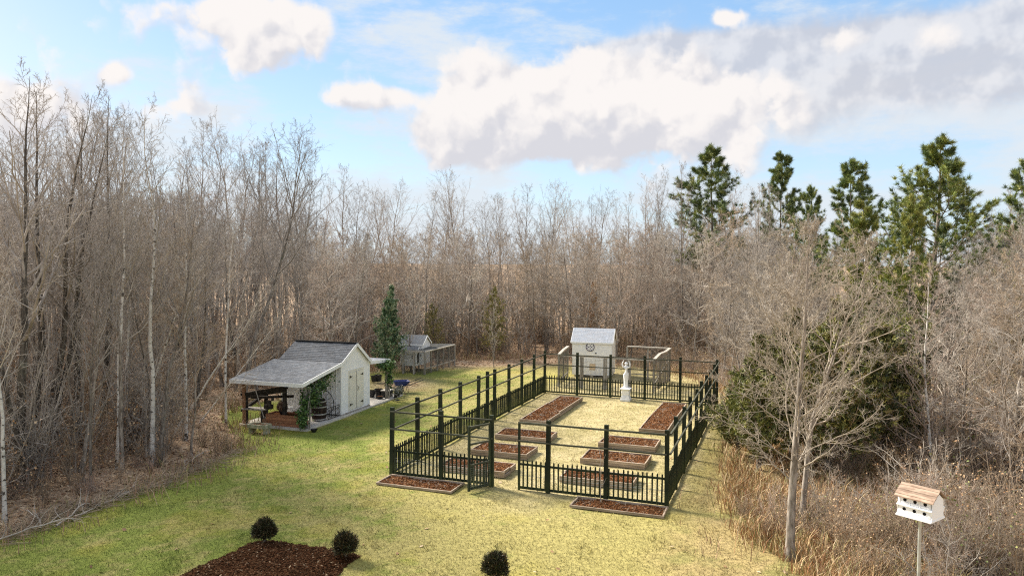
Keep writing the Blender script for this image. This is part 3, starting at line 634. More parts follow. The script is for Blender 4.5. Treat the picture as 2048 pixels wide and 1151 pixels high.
# iron scroll panel
t = thing('iron_panel', 'low black wrought iron scroll panel standing between barrel and white shed corner', 'panel', at_shed(-.95, .04, .07), SR)
b = MB()
for z in (.03, .50): b.box((.46, 0, z), (.92, .02, .02))
for x_ in (.01, .31, .61, .91): b.box((x_, 0, .27), (.018, .018, .50))
b.build('frame', M['black_iron'], t)
for cxx in (.16, .46, .76):
    for zz in (.15, .38):
        b = MB(); pts = [(cxx+(.012+.0125*k)*math.cos(k*.75), 0, zz+(.010+.0095*k)*math.sin(k*.75)) for k in range(10)]; b.tube(pts, .007, 4)
        b.ring((cxx, 0, zz), (0, 1, 0), .035, .009, 10, 4); b.build('scroll', M['black_iron'], t)
# climbing vines
GREENS = [(.04, .09, .025), (.07, .14, .04), (.10, .19, .05), (.16, .24, .08), (.035, .07, .03)]
def vine(label, u, v, ztop, blob_z, rad, n, seed, spread, trunk_r=.035, reach=None):
    rs = np.random.RandomState(seed); t = thing('climbing_vine', label, 'vine', at_shed(u, v, .05), SR)
    b = MB()
    for k in range(3):
        ph = rs.rand()*6; b.tube([(.07*math.cos(ph+z*2.2), .07*math.sin(ph+z*2.2), z) for z in np.linspace(0, ztop, 9)], [trunk_r*(1-.05*i)*(.6+.3*k/2) for i in range(9)], 6)
    b.build('stem', M['grey_wood'], t)
    P = []
    for (cx, cy, cz, rx, rz_, w) in blob_z:
        m = int(n*w); q = rs.randn(m, 3)*.5; q = q*np.array([rx, rx*.8, rz_]); P.append(q+np.array([cx, cy, cz]))
    P = np.concatenate(P); P = P[P[:, 2] > .03]
    leafcloud('foliage', P, .085, rs, GREENS, t)
    if reach:
        b = MB()
        for k in range(12):
            a = rs.rand()*.6; q0 = np.array([0, 0, ztop*.75]); q1 = np.array(reach)*(.5+.6*rs.rand())+rs.randn(3)*.12
            b.tube([q0, (q0+q1)/2+[0, 0, .15], q1, q1+[0, 0, -.25*rs.rand()]], [.008, .006, .005, .003], 4)
        b.build('tendril', M['grey_wood'], t)
    return t
vine('leafy green vine climbing the corner post of the shed lean-to beside the barrel', -2.58, -.08, 1.7,
     [(.35, .1, 1.25, .42, .42, .42), (1.0, .15, 1.62, .5, .28, .16), (-.25, .1, .5, .24, .45, .22), (1.75, .3, 1.9, .45, .22, .08), (-.1, .1, 1.0, .2, .4, .12)], None, 3400, 3, None, reach=(1.9, .2, 1.95))
vine('green vine covering the top of the patio post on the far side of the shed', 4.45, -.02, 1.9,
     [(-.1, 0, 1.62, .36, .26, .55), (-.5, 0, 1.72, .4, .18, .25), (.05, 0, 1.0, .2, .35, .2)], None, 2200, 4, None)
# brown planter box
t = thing('planter_box', 'low terracotta brown board planter under the shed lean-to', 'planter', at_shed(-2.35, 1.15, .07), SR)
for k in range(4):
    z = .06+k*.115
    b = MB(); b.box((-.2, 0, z), (.035, 1.5, .105)); b.build('board', M['brick'], t)
    b = MB(); b.box((.42, 0, z), (.035, 1.5, .105)); b.build('board', M['brick'], t)
    for s in (-1, 1): b = MB(); b.box((.11, s*.765, z), (.66, .035, .105)); b.build('board', M['brick'], t)
b = MB(); b.box((.11, 0, .39), (.58, 1.46, .04)); b.build('soil', M['mulch'], t)
# old timber bench-frame / blackened beams
t = thing('timber_rack', 'blackened old timber rack with sloping beams under the shed lean-to', 'rack', at_shed(-2.15, 2.2, .07), SR)
for (p, q, w, h_) in (((-.35, .75, 0), (-.35, .75, 1.22), .14, .14), ((-.3, -.05, 0), (-.3, -.05, .62), .14, .14), ((-.1, -.95, .0), (-.1, -.95, 1.5), .13, .13), ((1.0, .75, 0), (1.0, .75, 1.1), .12, .12)):
    b = MB(); b.bar(p, q, w, h_, (0, 1, 0)); b.build('upright', M['old_wood'], t)
for (p, q, w, h_, mt) in (((-.42, .9, 1.18), (-.06, -1.05, 1.52), .2, .12, 'old_wood'), ((-.40, .86, 1.06), (-.1, -.9, 1.38), .12, .10, 'old_wood'), ((-.32, .85, .60), (-.28, -.25, .62), .45, .06, 'grey_wood'), ((-.35, .95, .50), (1.05, .9, .9), .12, .12, 'old_wood'), ((.2, .9, .95), (.9, -.7, .98), .12, .1, 'old_wood')):
    b = MB(); b.bar(p, q, w, h_); b.build('beam', M[mt], t, bevel=.01)
# stack of dark crates / blocks, dried plant ball, white bucket, leaning pole
t = thing('block_stack', 'short stack of dark wooden blocks on the rack shelf under the lean-to', 'block stack', at_shed(-2.42, 1.98, .70), SR)
for i, (x_, y_, z, s) in enumerate(((0, 0, .09, .18), (.02, -.16, .09, .17), (0, -.1, .26, .16), (.1, -.2, .40, .12))):
    b = MB(); b.box((x_, y_, z), (s, s, .17 if i < 3 else .12), .2*i); b.build('block', M['old_wood'], t)
rs = np.random.RandomState(12)
t = thing('dried_plant', 'round ball of dried brown stems in a dark pot under the lean-to', 'dried plant', at_shed(-2.15, 1.45, .46), SR)
b = MB(); b.lathe([(0, 0), (.09, 0), (.12, .16), (.10, .16), (0, .12)], 14); b.build('pot', M['black'], t)
q = rs.randn(900, 3); q /= np.linalg.norm(q, axis=1)[:, None]; q = q*(.10+.12*rs.rand(900))[:, None]+[0, 0, .34]
leafcloud('stems', q, .07, rs, [(.22, .13, .09), (.30, .19, .13), (.15, .09, .06)], t)
t = thing('white_bucket', 'white plastic bucket standing against the white wall under the lean-to', 'bucket', at_shed(-.7, 2.1, .07), SR)
b = MB(); b.lathe([(0, 0), (.13, 0), (.155, .36), (.165, .36), (.165, .385), (.145, .385), (.12, .02), (0, .02)], 20); b.build('body', M['trim'], t)
b = MB(); b.tube([(.16*math.cos(a), .02, .37+.13*math.sin(a)) for a in np.linspace(0, math.pi, 9)], .004, 4); b.build('handle', M['steel'], t)
t = thing('spade', 'long handled spade leaning on the timber rack at the outer corner of the lean-to', 'spade', at_shed(-2.9, 1.75, .0), SR)
b = MB(); b.tube([(-.1, -.05, .45), (.03, .55, 1.85)], .018, 6); b.build('shaft', M['grey_wood'], t)
b = MB(); b.prism([(-.2, -.12, .05), (.0, -.12, .05), (.02, -.05, .42), (-.2, -.05, .42), (-.1, -.13, -.0)][:4], (0, .02, .0)); b.build('blade', M['brown_post'], t)
# cast stone trough in front
q = G(518, 868); t = thing('stone_trough', 'mossy low stone trough with dry leaves on the grass in front of the lean-to', 'trough', (q[0]-.05, q[1]+.2, 0), SR+R(90))
for k in (-1, 1):
    b = MB(); b.box((k*.34, 0, .11), (.1, .34, .22)); b.build('leg', M['stone'], t, bevel=.01)
    b = MB(); b.box((k*.41, 0, .30), (.05, .42, .15)); b.build('side', M['stone'], t, bevel=.01)
    b = MB(); b.box((0, k*.2, .30), (.765, .045, .15)); b.build('side', M['stone'], t, bevel=.01)
b = MB(); b.box((0, 0, .25), (.76, .35, .05)); b.build('soil', M['mulch'], t)
leafcloud('dry_leaves', np.stack([rs.uniform(-.36, .36, 160), rs.uniform(-.16, .16, 160), rs.uniform(.28, .34, 160)], 1), .08, rs, [(.42, .30, .2), (.28, .18, .11), (.5, .4, .28)], t)
# patio side: pots, crate, wheelbarrow, potted plants
def pot(label, u, v, r_, h_, mat='black', plant=None, z=.06, group='black nursery pots on the patio'):
    t = thing('plant_pot', label, 'pot', at_shed(u, v, z), SR, group)
    b = MB(); b.lathe([(0, 0), (r_*.78, 0), (r_, h_*.9), (r_*1.06, h_*.9), (r_*1.06, h_), (r_*.94, h_), (r_*.9, h_*.85), (0, h_*.85)], 16); b.build('body', M[mat], t, smooth=False)
    b = MB(); b.lathe([(0, h_*.87), (r_*.88, h_*.86)], 16); b.build('soil', M['mulch'], t)
    if plant:
        rr = np.random.RandomState(int(u*100)); q = rr.randn(plant[0], 3)*np.array([plant[1], plant[1], plant[2]])*.5+[0, 0, h_+plant[2]*.8]; leafcloud('foliage', q, .06, rr, plant[3], t)
    return t
def suv(px_, py_): q = G(px_, py_); return [float(a) for a in shed_uv(q[0], q[1])]
pot('tall black nursery pot closest to the shed wall on the patio', *suv(744, 796), .17, .34)
pot('round black pot in the middle of the row on the patio', *suv(757, 793), .20, .34)
pot('squat black pan in front of the round black pot on the patio', *suv(759, 799), .2, .14)
pot('small black pot hanging low beside the shed corner on the patio', *suv(748, 765), .17, .34, group='dark pots at the back of the patio')
pot('small black pot at the back of the patio with bare stems', *suv(757, 764), .19, .36, plant=(120, .2, .5, [(.2, .15, .1), (.3, .25, .15)]), group='dark pots at the back of the patio')
t = thing('storage_box', 'black box with a pale flat lid on the patio beside the vine post', 'box', at_shed(*suv(774, 795), .06), SR)
b = MB(); b.box((0, 0, .15), (.5, .4, .30)); b.build('body', M['black'], t, bevel=.01)
b = MB(); b.box((0, 0, .325), (.55, .45, .04)); b.build('lid', M['concrete'], t, bevel=.008)
for i, (u, v) in enumerate((suv(791, 797), suv(802, 790), suv(795, 791), suv(797, 794))):
    pot(['small dark potted plant nearest the vine post on the patio edge', 'small dark potted plant at the outer edge of the patio', 'small dark potted plant behind the vine post under the wheelbarrow', 'small dark potted plant at the far end of the patio edge'][i],
        u, v, .09, .14, plant=(160, .16, .16, [(.03, .045, .03), (.06, .08, .05), (.3, .3, .28)]), group='small potted plants at the patio edge')
q = G(800, 786); t = thing('wheelbarrow', 'dark blue wheelbarrow with long black handles beyond the patio', 'wheelbarrow', (q[0], q[1]+.3, 0), SR-R(52))
b = MB(); T0 = [(-.42, -.3, .62), (.42, -.33, .60), (.42, .33, .60), (-.42, .3, .62)]; T1 = [(-.28, -.17, .36), (.2, -.2, .34), (.2, .2, .34), (-.28, .17, .36)]
b.add(T0+T1+[tuple(np.array(p)*[.96, .94, 1]) for p in T0]+[(p[0]*.95, p[1]*.93, p[2]+.02) for p in T1], [(i, (i+1) % 4, 4+(i+1) % 4, 4+i) for i in range(4)]+[(7, 6, 5, 4), (12, 13, 14, 15)]+[(8+i, 12+i, 12+(i+1) % 4, 8+(i+1) % 4) for i in range(4)]+[(i, 8+i, 8+(i+1) % 4, (i+1) % 4) for i in range(4)])
b.build('tray', M['navy'], t)
for s in (-1, 1):
    b = MB(); b.tube([(-.62, s*.08, .2), (-.2, s*.2, .32), (.4, s*.27, .40), (1.15, s*.3, .66)], .02, 6); b.build('handle', M['black'], t)
    b = MB(); b.tube([(.3, s*.24, .38), (.36, s*.24, .02), (.12, s*.2, .02), (.05, s*.2, .34)], .014, 6); b.build('leg', M['black_iron'], t)
b = MB(); b.ring((-.62, 0, .19), (0, 1, 0), .15, .045, 20, 8); b.build('tyre', M['black'], t)
b = MB(); b.tube([(-.62, -.1, .19), (-.62, .1, .19)], .035, 8); b.build('hub', M['steel'], t)
b = MB(); b.ring((0, 0, .08), (0, 0, 1), .09, .02, 12, 5); b.build('cup', M['black'], thing('black_cup', 'small black cup lying on the grass beside the vine post', 'cup', tuple(G(795, 803)), 0))
q = sw(-2.75, -.45); t = thing('black_cup', 'small dark bowl on the grass at the foot of the lean-to corner post', 'bowl', (q[0], q[1], 0)); b = MB(); b.lathe([(0, 0), (.08, 0), (.14, .12), (.12, .12), (.06, .02), (0, .02)], 14); b.build('body', M['black'], t)
# ================================================================ wire-netting runs
def netting(parent, p, q, z0, z1, cell=.075, r_=.0022, name='netting', zb0=None, zb1=None):
    b = MB(); p, q = np.array(p, float), np.array(q, float); L_ = np.linalg.norm(q-p); n = int(L_/cell)
    for i in range(n+1): s = p+(q-p)*i/n; b.tube([(s[0], s[1], z0), (s[0], s[1], z1)], r_, 3, False)
    for k in range(int((z1-z0)/cell)+1): z = z0+k*cell; b.tube([(p[0], p[1], z), (q[0], q[1], z)], r_, 3, False)
    return b.build(name, M['wire_dark'], parent)
# ---- small coop on the left
A_, B_, E_ = G(808, 742)[:2], G(848.5, 745)[:2], G(909, 730.5)[:2]
Pf = np.array([-7.35, 45.2]); Pc = np.array([-5.21, 44.73]); Pb = np.array([-3.72, 48.73]); Pd = Pf+(Pb-Pc)
ru = (Pc-Pf)/np.linalg.norm(Pc-Pf); rv = (Pb-Pc)/np.linalg.norm(Pb-Pc); RW, RL = np.linalg.norm(Pc-Pf), np.linalg.norm(Pb-Pc)
t = thing('animal_run', 'grey timber and wire run with a flat netted top around the small white hutch', 'animal run', (Pf[0], Pf[1], 0), math.atan2(ru[1], ru[0]))
cs = math.atan2(rv[1], rv[0])-math.atan2(ru[1], ru[0]); dv = np.array([math.cos(cs), math.sin(cs)]); HR = 1.34
def rl(u, v): q = np.array([u, 0])+dv*v; return q
for (u, v) in [(0, 0), (RW*.38, 0), (RW*.69, 0), (RW, 0)]+[(RW, RL*k/5) for k in (1, 2, 3, 4, 5)]+[(0, RL), (RW/2, RL), (0, RL/2)]:
    q = rl(u, v); w = .10 if v in (0, RL) else .07; b = MB(); b.box((q[0], q[1], HR/2), (w, w, HR)); b.build('post', M['grey_wood'], t)
for (a, c) in (((0, 0), (RW, 0)), ((RW, 0), (RW, RL)), ((RW, RL), (0, RL)), ((0, RL), (0, 0))):
    p, q = rl(*a), rl(*c); d_ = (q-p)/np.linalg.norm(q-p)
    for z, w in ((HR+.02, .06), (.34, .06)):
        if z < 1 and a == (0, 0): continue
        b = MB(); b.bar((*(p+d_*.02), z), (*(q-d_*.02), z), .12 if z > 1 else .04, w); b.build('rail', M['grey_light'], t)
    netting(t, p, q, .03, HR-.02, .06, .0055)
for k in range(1, 5):
    p, q = rl(0, RL*k/5), rl(RW, RL*k/5); b = MB(); b.bar((*p, HR-.01), (*q, HR-.01), .05, .05); b.build('roof_bar', M['grey_wood'], t)
b = MB()
for i in range(int(RL/.08)): p, q = rl(0, i*.08), rl(RW, i*.08); b.tube([(*p, HR+.055), (*q, HR+.055)], .009, 3, False)
for i in range(int(RW/.08)): p, q = rl(i*.08, 0), rl(i*.08, RL); b.tube([(*p, HR+.06), (*q, HR+.06)], .009, 3, False)
b.build('roof_netting', M['wire_dark'], t)
q = Pf+ru*.08+rv*1.1
t = thing('hutch', 'small white raised hutch with grey gabled roof inside the wire run', 'hutch', (q[0], q[1], 0), math.atan2(ru[1], ru[0]))
def gable_house(t, W_, D_, z0, ze, zr, wall, yaxis=True, tone=1.6, th=.002, var=.15, oh=.08, seed=0, off=(0, 0), ridge_along='x', rname='roof'):
    """ridge along x; front face at y=0"""
    ox, oy = off; b = MB(); b.box((ox+W_/2, oy+.02, (z0+ze)/2), (W_, .04, ze-z0)); b.build('wall', M[wall], t)
    b = MB(); b.box((ox+W_/2, oy+D_-.02, (z0+ze)/2), (W_, .04, ze-z0)); b.build('wall', M[wall], t)
    for x_ in (ox, ox+W_-.04):
        b = MB(); b.prism([(x_, oy+.042, z0), (x_, oy+D_-.042, z0), (x_, oy+D_-.042, ze-.002), (x_, oy+D_/2, zr-.03), (x_, oy+.042, ze-.002)], (.04, 0, 0)); b.build('gable_wall', M[wall], t)
    b = MB(); b.box((ox+W_/2, oy+D_/2, z0+.015), (W_-.09, D_-.09, .03)); b.build('floor', M['grey_wood'], t)
    sl = (zr-ze)/(D_/2)
    for s in (0, 1):
        y0 = oy-oh if s == 0 else oy+D_+oh; b = MB()
        b.prism([(ox-oh, y0, ze-sl*oh+.03), (ox-oh, oy+D_/2, zr+.03), (ox-oh, oy+D_/2, zr), (ox-oh, y0, ze-sl*oh)], (W_+2*oh, 0, 0)); r_ = b.build(rname, M['under'], t)
        shingles(r_, (ox-oh, y0, ze-sl*oh+.03), (ox-oh, oy+D_/2, zr+.03), (1, 0, 0), W_+2*oh, seed+s, th=th, tone=tone, var=var)
    b = MB(); b.box((ox+W_/2, oy-oh-.012, ze-sl*oh), (W_+2*oh, .022, .09)); b.build('fascia', M['trim'], t)
    for s in (-1, 1):
        x_ = ox-oh-.012 if s < 0 else ox+W_+oh+.012
        for k in (0, 1):
            y0 = oy-oh if k == 0 else oy+D_+oh; b = MB(); b.bar((x_, y0, ze-sl*oh-.01), (x_, oy+D_/2, zr-.005), .022, .08); b.build('rake_board', M['trim'], t)
gable_house(t, 1.42, 1.5, .42, 1.68, 2.14, 'white', seed=31, tone=1.5)
gable_house(t, .85, .62, .42, 1.28, 1.52, 'white', seed=41, tone=1.5, off=(.42, -.63), oh=.06, rname='porch_roof')
for x_, y_ in ((.08, .1), (1.17, .1), (.08, 1.4), (1.17, 1.4), (1.17, -.55), (.5, -.55)): b = MB(); b.box((x_, y_, .21), (.07, .07, .42)); b.build('leg', M['grey_wood'], t)
b = MB(); b.box((1.05, -.65, .98), (.14, .03, .24)); wdw = b.build('window', M['trim'], t)
for i in range(4): b = MB(); b.box((1.022+.056*(i % 2), -.668, .93+.1*(i//2)), (.045, .01, .085)); b.build('pane', M['glass'], wdw)
b = MB(); b.box((1.285, -.35, .88), (.03, .24, .62)); b.build('doorway', M['hole'], t)
b = MB(); b.box((1.30, -.05, .88), (.03, .26, .62)); b.build('door', M['trim'], t)
b = MB(); b.box((1.32, -.05, 1.0), (.012, .1, .16)); b.build('pane', M['glass'], t)
# ---- larger coop behind the garden
fl, fr = G(1144, 752)[:2], G(1222.8, 755.5)[:2]; cd = (fr-fl)/np.linalg.norm(fr-fl); CW = np.linalg.norm(fr-fl)
t = thing('chicken_coop', 'white chicken coop with grey shingle roof and round folk-art sign behind the garden', 'coop', (fl[0], fl[1], 0), math.atan2(cd[1], cd[0]))
gable_house(t, CW, 1.9, .12, 2.08, 2.78, 'white', seed=51, tone=3.4, oh=.07)
for x_ in (.2, CW/2, CW-.2):
    for y_ in (.15, 1.75): b = MB(); b.box((x_, y_, .06), (.16, .16, .12)); b.build('footing', M['concrete'], t)
b = MB(); b.box((CW*.52, -.012, .62), (.34, .02, .36)); b.build('pop_hatch', M['tan_panel'], t)
b = MB(); b.box((CW*.60, -.015, 1.42), (.1, .03, .05)); b.build('vent', M['black_iron'], t)
b = MB(); b.box((CW*.86, -.012, .72), (.05, .02, .03)); b.build('latch', M['black_iron'], t)
s_ = link('folk_sign', None, t, (CW*.46, -.015, 1.78)); b = MB(); b.tube([(0, 0, 0), (0, -.02, 0)], .26, 32); b.build('disc', M['trim'], s_)
b = MB(); b.ring((0, -.026, 0), (0, 1, 0), .24, .02, 36, 4); b.build('border', M['purple'], s_)
for k in range(8):
    a = R(45*k+22); b = MB(); b.prism([(.175*math.cos(a)-.045*math.sin(a), -.024, .175*math.sin(a)+.045*math.cos(a)), (.205*math.cos(a), -.024, .205*math.sin(a)), (.175*math.cos(a)+.045*math.sin(a), -.024, .175*math.sin(a)-.045*math.cos(a)), (.155*math.cos(a), -.024, .155*math.sin(a))], (0, -.006, 0)); b.build('petal', M['purple'], s_)
for k in range(4):
    a = R(90*k+90); b = MB(); b.prism([(.03*math.cos(a), -.024, .03*math.sin(a)), (.09*math.cos(a)-.04*math.sin(a), -.024, .09*math.sin(a)+.04*math.cos(a)), (.135*math.cos(a), -.024, .135*math.sin(a)), (.09*math.cos(a)+.04*math.sin(a), -.024, .09*math.sin(a)-.04*math.cos(a))], (0, -.006, 0)); b.build('petal', M['purple'], s_)
# run round it: front panel, right panel with diagonal brace, back rail
F1, F2, F3, F4 = G(1117, 772.8)[:2], G(1307, 784.6)[:2], G(1339.5, 762)[:2], G(1116.5, 772)[:2]
t = thing('chicken_run', 'open-topped weathered timber and wire run around the larger white coop', 'animal run', (0, 0, 0))
F0 = F1+np.array([.75, 3.3]); F5 = F3+np.array([-2.3, .95])
def runpanel(a, c, ztops, cols, zmid=.55, dbl=()):
    a, c = np.array(a), np.array(c); d_ = c-a; n = len(ztops)-1
    for i in range(n+1):
        if i in (0,) and ztops[0] is None: continue
        p = a+d_*i/n; w = .18 if i in dbl else .10; b = MB(); b.box((p[0], p[1], ztops[i]/2), (w, w*.6, ztops[i]), math.atan2(d_[1], d_[0])); b.build('post', M['grey_wood'], t)
    for i in range(n):
        p, q = a+d_*i/n, a+d_*(i+1)/n; b = MB(); b.bar((*p, ztops[i]+.025), (*q, ztops[i+1]+.025), .16, .07); b.build('rail', M['grey_light'], t)
        b = MB(); b.bar((*p, zmid), (*q, zmid), .04, .06); b.build('rail', M['grey_wood'], t)
    netting(t, a, c, .03, min(ztops)-.03, .07, .0042)
runpanel(F1, F2, [1.72, 1.70, 1.68, 1.66, 1.68], None, .42, dbl=(1, 2, 3))
runpanel(F2+[.02, .06], F3, [1.68, 1.84, 1.80, 1.86], None, .2)
runpanel(F1+[.02, .1], F0, [1.72, 1.80, 1.80], None, .3)
runpanel(F5, F3+[-.05, .05], [1.86, 1.86, 1.86], None, .3)
b = MB(); b.bar((*(F2+(F3-F2)*.08), .45), (*(F2+(F3-F2)*.92), 1.25), .04, .08); b.build('brace', M['grey_wood'], t)
for i in range(9):
    p = F2+(F3-F2)*(.18+.085*i); b = MB(); b.box((p[0]+.05, p[1], .85), (.02, .12, 1.55), math.atan2((F3-F2)[1], (F3-F2)[0])-R(90)); b.build('slat', M['grey_wood'], t)
# ================================================================ statue
q = fw(4.39, 15.45); PED = .66
t = thing('pedestal', 'white square moulded pedestal under the statue', 'pedestal', (q[0], q[1], 0), YAW)
def sqlathe(b, prof):
    vs = [(sx_*r_, sy_*r_, z) for r_, z in prof for sx_, sy_ in ((-1, -1), (1, -1), (1, 1), (-1, 1))]
    b.add(vs, [(i*4+k, i*4+(k+1) % 4, i*4+4+(k+1) % 4, i*4+4+k) for i in range(len(prof)-1) for k in range(4)]+[(0, 3, 2, 1), tuple(len(prof)*4-4+k for k in range(4))])
b = MB(); sqlathe(b, [(.24, 0), (.24, .10), (.215, .13), (.20, .20), (.165, .27)]); b.build('base', M['statue'], t, bevel=.01)
b = MB(); sqlathe(b, [(.16, .27), (.155, .52), (.17, .55)]); b.build('shaft', M['statue'], t, bevel=.008)
for sx_ in (-1, 1):
    for sy_ in (-1, 1): b = MB(); b.tube([(sx_*.15, sy_*.15, .27), (sx_*.165, sy_*.165, .40), (sx_*.15, sy_*.15, .5)], [.02, .032, .025], 8); b.build('scroll', M['statue'], t)
b = MB(); sqlathe(b, [(.17, .553), (.20, .565), (.245, .58), (.245, .61), (.20, .625), (.12, .645), (.10, PED)]); b.build('cap', M['statue'], t, bevel=.006)
def skin_body(name, verts, edges, rad, mat, parent, sub=2):
    me = bpy.data.meshes.new(name); me.from_pydata(verts, edges, []); o = bpy.data.objects.new(name, me); C.objects.link(o)
    sk = o.modifiers.new('skin', 'SKIN'); sk.use_smooth_shade = True
    for i, r_ in enumerate(rad): d = me.skin_vertices[0].data[i]; d.radius = r_ if isinstance(r_, tuple) else (r_, r_); d.use_root = (i == 0)
    o.modifiers.new('sub', 'SUBSURF').levels = sub; o.modifiers['sub'].render_levels = sub
    dg = bpy.context.evaluated_depsgraph_get(); m2 = bpy.data.meshes.new_from_object(o.evaluated_get(dg)); bpy.data.objects.remove(o)
    m2.name = name; m2.materials.clear(); m2.materials.append(mat); m2.polygons.foreach_set('use_smooth', [True]*len(m2.polygons))
    return link(name, m2, parent)
st = thing('statue', 'white classical female statue with both arms raised, on the pedestal at the rear fence', 'statue', (q[0], q[1], PED-.015), YAW); st.scale = (1.12, 1.12, 1.17)
# draped figure, about 1.22 m tall with raised arms; pelvis first
Vb = [(0, 0, .58), (.012, 0, .70), (.0, -.005, .80), (-.005, .0, .87), (0, -.004, .915), (0, -.012, .985),
      (.045, -.01, .50), (.05, -.035, .30), (.045, -.01, .07), (.045, -.05, .02),
      (-.045, 0, .50), (-.04, .0, .30), (-.03, .015, .07), (-.03, -.03, .02),
      (.085, 0, .855), (.165, -.01, .86), (.175, -.02, 1.0), (.14, -.03, 1.09),
      (-.085, 0, .855), (-.155, -.01, .87), (-.165, -.02, 1.01), (-.125, -.03, 1.10),
      (0, 0, .10), (0, 0, .3), (0, 0, .02)]
Eb = [(0, 1), (1, 2), (2, 3), (3, 4), (4, 5), (0, 6), (6, 7), (7, 8), (8, 9), (0, 10), (10, 11), (11, 12), (12, 13), (3, 14), (14, 15), (15, 16), (16, 17), (3, 18), (18, 19), (19, 20), (20, 21), (0, 23), (23, 22), (22, 24)]
Rb = [(.095, .07), (.062, .05), (.085, .06), (.06, .045), (.028, .03), (.058, .062), (.062, .06), (.045, .045), (.03, .03), (.02, .02), (.062, .06), (.045, .045), (.03, .03), (.02, .02),
      .042, .032, .027, .021, .042, .032, .027, .021, (.075, .05), (.08, .06), (.08, .06)]
skin_body('body', Vb, Eb, Rb, M['statue'], st)
rs = np.random.RandomState(9)
b = MB(); vs = []       # gathered drapery at the hips, folds modelled
n_, prof = 36, [(.105, .60), (.118, .55), (.112, .46), (.10, .34), (.092, .2), (.098, .08), (.115, .01)]
for j, (r_, z) in enumerate(prof):
    for k in range(n_): a = 2*math.pi*k/n_; rr = r_*(1+.07*math.sin(7*a+z*9)+.03*math.sin(13*a)); vs.append((rr*math.cos(a), rr*.72*math.sin(a), z+.03*math.sin(a*1.0+1)*(j < 2)))
b.add(vs, [(i*n_+k, i*n_+(k+1) % n_, (i+1)*n_+(k+1) % n_, (i+1)*n_+k) for i in range(len(prof)-1) for k in range(n_)]); b.build('drapery', M['statue'], st, smooth=True)
b = MB(); b.lathe([(0, .0), (.05, .01), (.068, .05), (.06, .09), (.03, .115), (0, .12)], 14, (0, .012, .945)); b.lathe([(0, 0), (.025, .01), (.03, .03), (.015, .055), (0, .06)], 10, (0, .05, .99)); b.build('hair', M['statue'], st, smooth=True)
b = MB(); b.add([(-.01, -.068, .975), (.01, -.068, .975), (0, -.088, .975), (0, -.066, 1.0)], [(0, 1, 2), (0, 2, 3), (1, 3, 2), (0, 3, 1)]); b.build('nose', M['statue'], st)
for s in (-1, 1):      # hands: palm, four fingers, thumb each, curled over the head
    hx, hz = (.14, 1.09) if s > 0 else (-.125, 1.10)
    for f_ in range(4): b = MB(); b.tube([(hx+s*(.012-.008*f_), -.03, hz+.01), (hx-s*(.0+.008*f_), -.036, hz+.045-.004*abs(f_-1)), (hx-s*(.012+.008*f_), -.04, hz+.062-.006*abs(f_-1))], [.0065, .006, .004], 6); b.build('finger', M['statue'], st)
    b = MB(); b.tube([(hx-s*.008, -.036, hz), (hx-s*.032, -.045, hz+.02), (hx-s*.04, -.05, hz+.035)], [.008, .006, .004], 6); b.build('thumb', M['statue'], st)
# ================================================================ birdhouse on its pole
t = thing('birdhouse', 'white two-storey birdhouse with brown plank roof on a tall metal pole', 'birdhouse', (6.10, 11.05, 0), math.atan2(-.80, .60))
BLn, BD, Z0 = .46, .39, 3.07; ZEv, ZRg = Z0+.27, Z0+.40
b = MB(); b.tube([(0, 0, -.02), (0, 0, Z0-.02)], .024, 14); b.build('pole', M['steel'], t, smooth=False)
b = MB(); b.box((0, 0, Z0-.012), (BLn+.05, BD+.06, .024)); b.build('floor', M['trim'], t)
b = MB(); b.box((0, 0, Z0+.07), (BLn, BD-.02, .138)); b.build('lower_storey', M['trim'], t)
b = MB(); b.box((0, 0, Z0+.21), (BLn-.01, BD-.05, .138)); b.build('upper_storey', M['trim'], t)
for z in (Z0+.142,):
    for s in (-1, 1): b = MB(); b.box((0, s*(BD/2-.005), z), (BLn+.05, .05, .014)); b.build('ledge', M['trim'], t)
for s in (-1, 1):
    for zi, yy in ((0, BD/2-.01), (1, BD/2-.025)):
        for k in (-1, 0, 1):
            x_ = k*.145; z = Z0+.085+zi*.135
            b = MB(); b.box((x_, s*(yy+.006), z-.045), (.115, .012, .02)); b.build('perch', M['trim'], t)
            b = MB(); b.ring((x_, s*(yy+.001), z), (0, 1, 0), .029, .004, 18, 4); b.build('entrance_ring', M['trim'], t)
            b = MB(); b.tube([(x_, s*(yy-.004), z), (x_, s*(yy+.0025), z)], .027, 16); b.build('entrance_hole', M['hole'], t)
        for k in (-1.5, -.5, .5, 1.5):
            if zi == 1: b = MB(); b.box((k*.145, s*(yy+.008), Z0+.20), (.012, .014, .12)); b.build('divider', M['trim'], t)
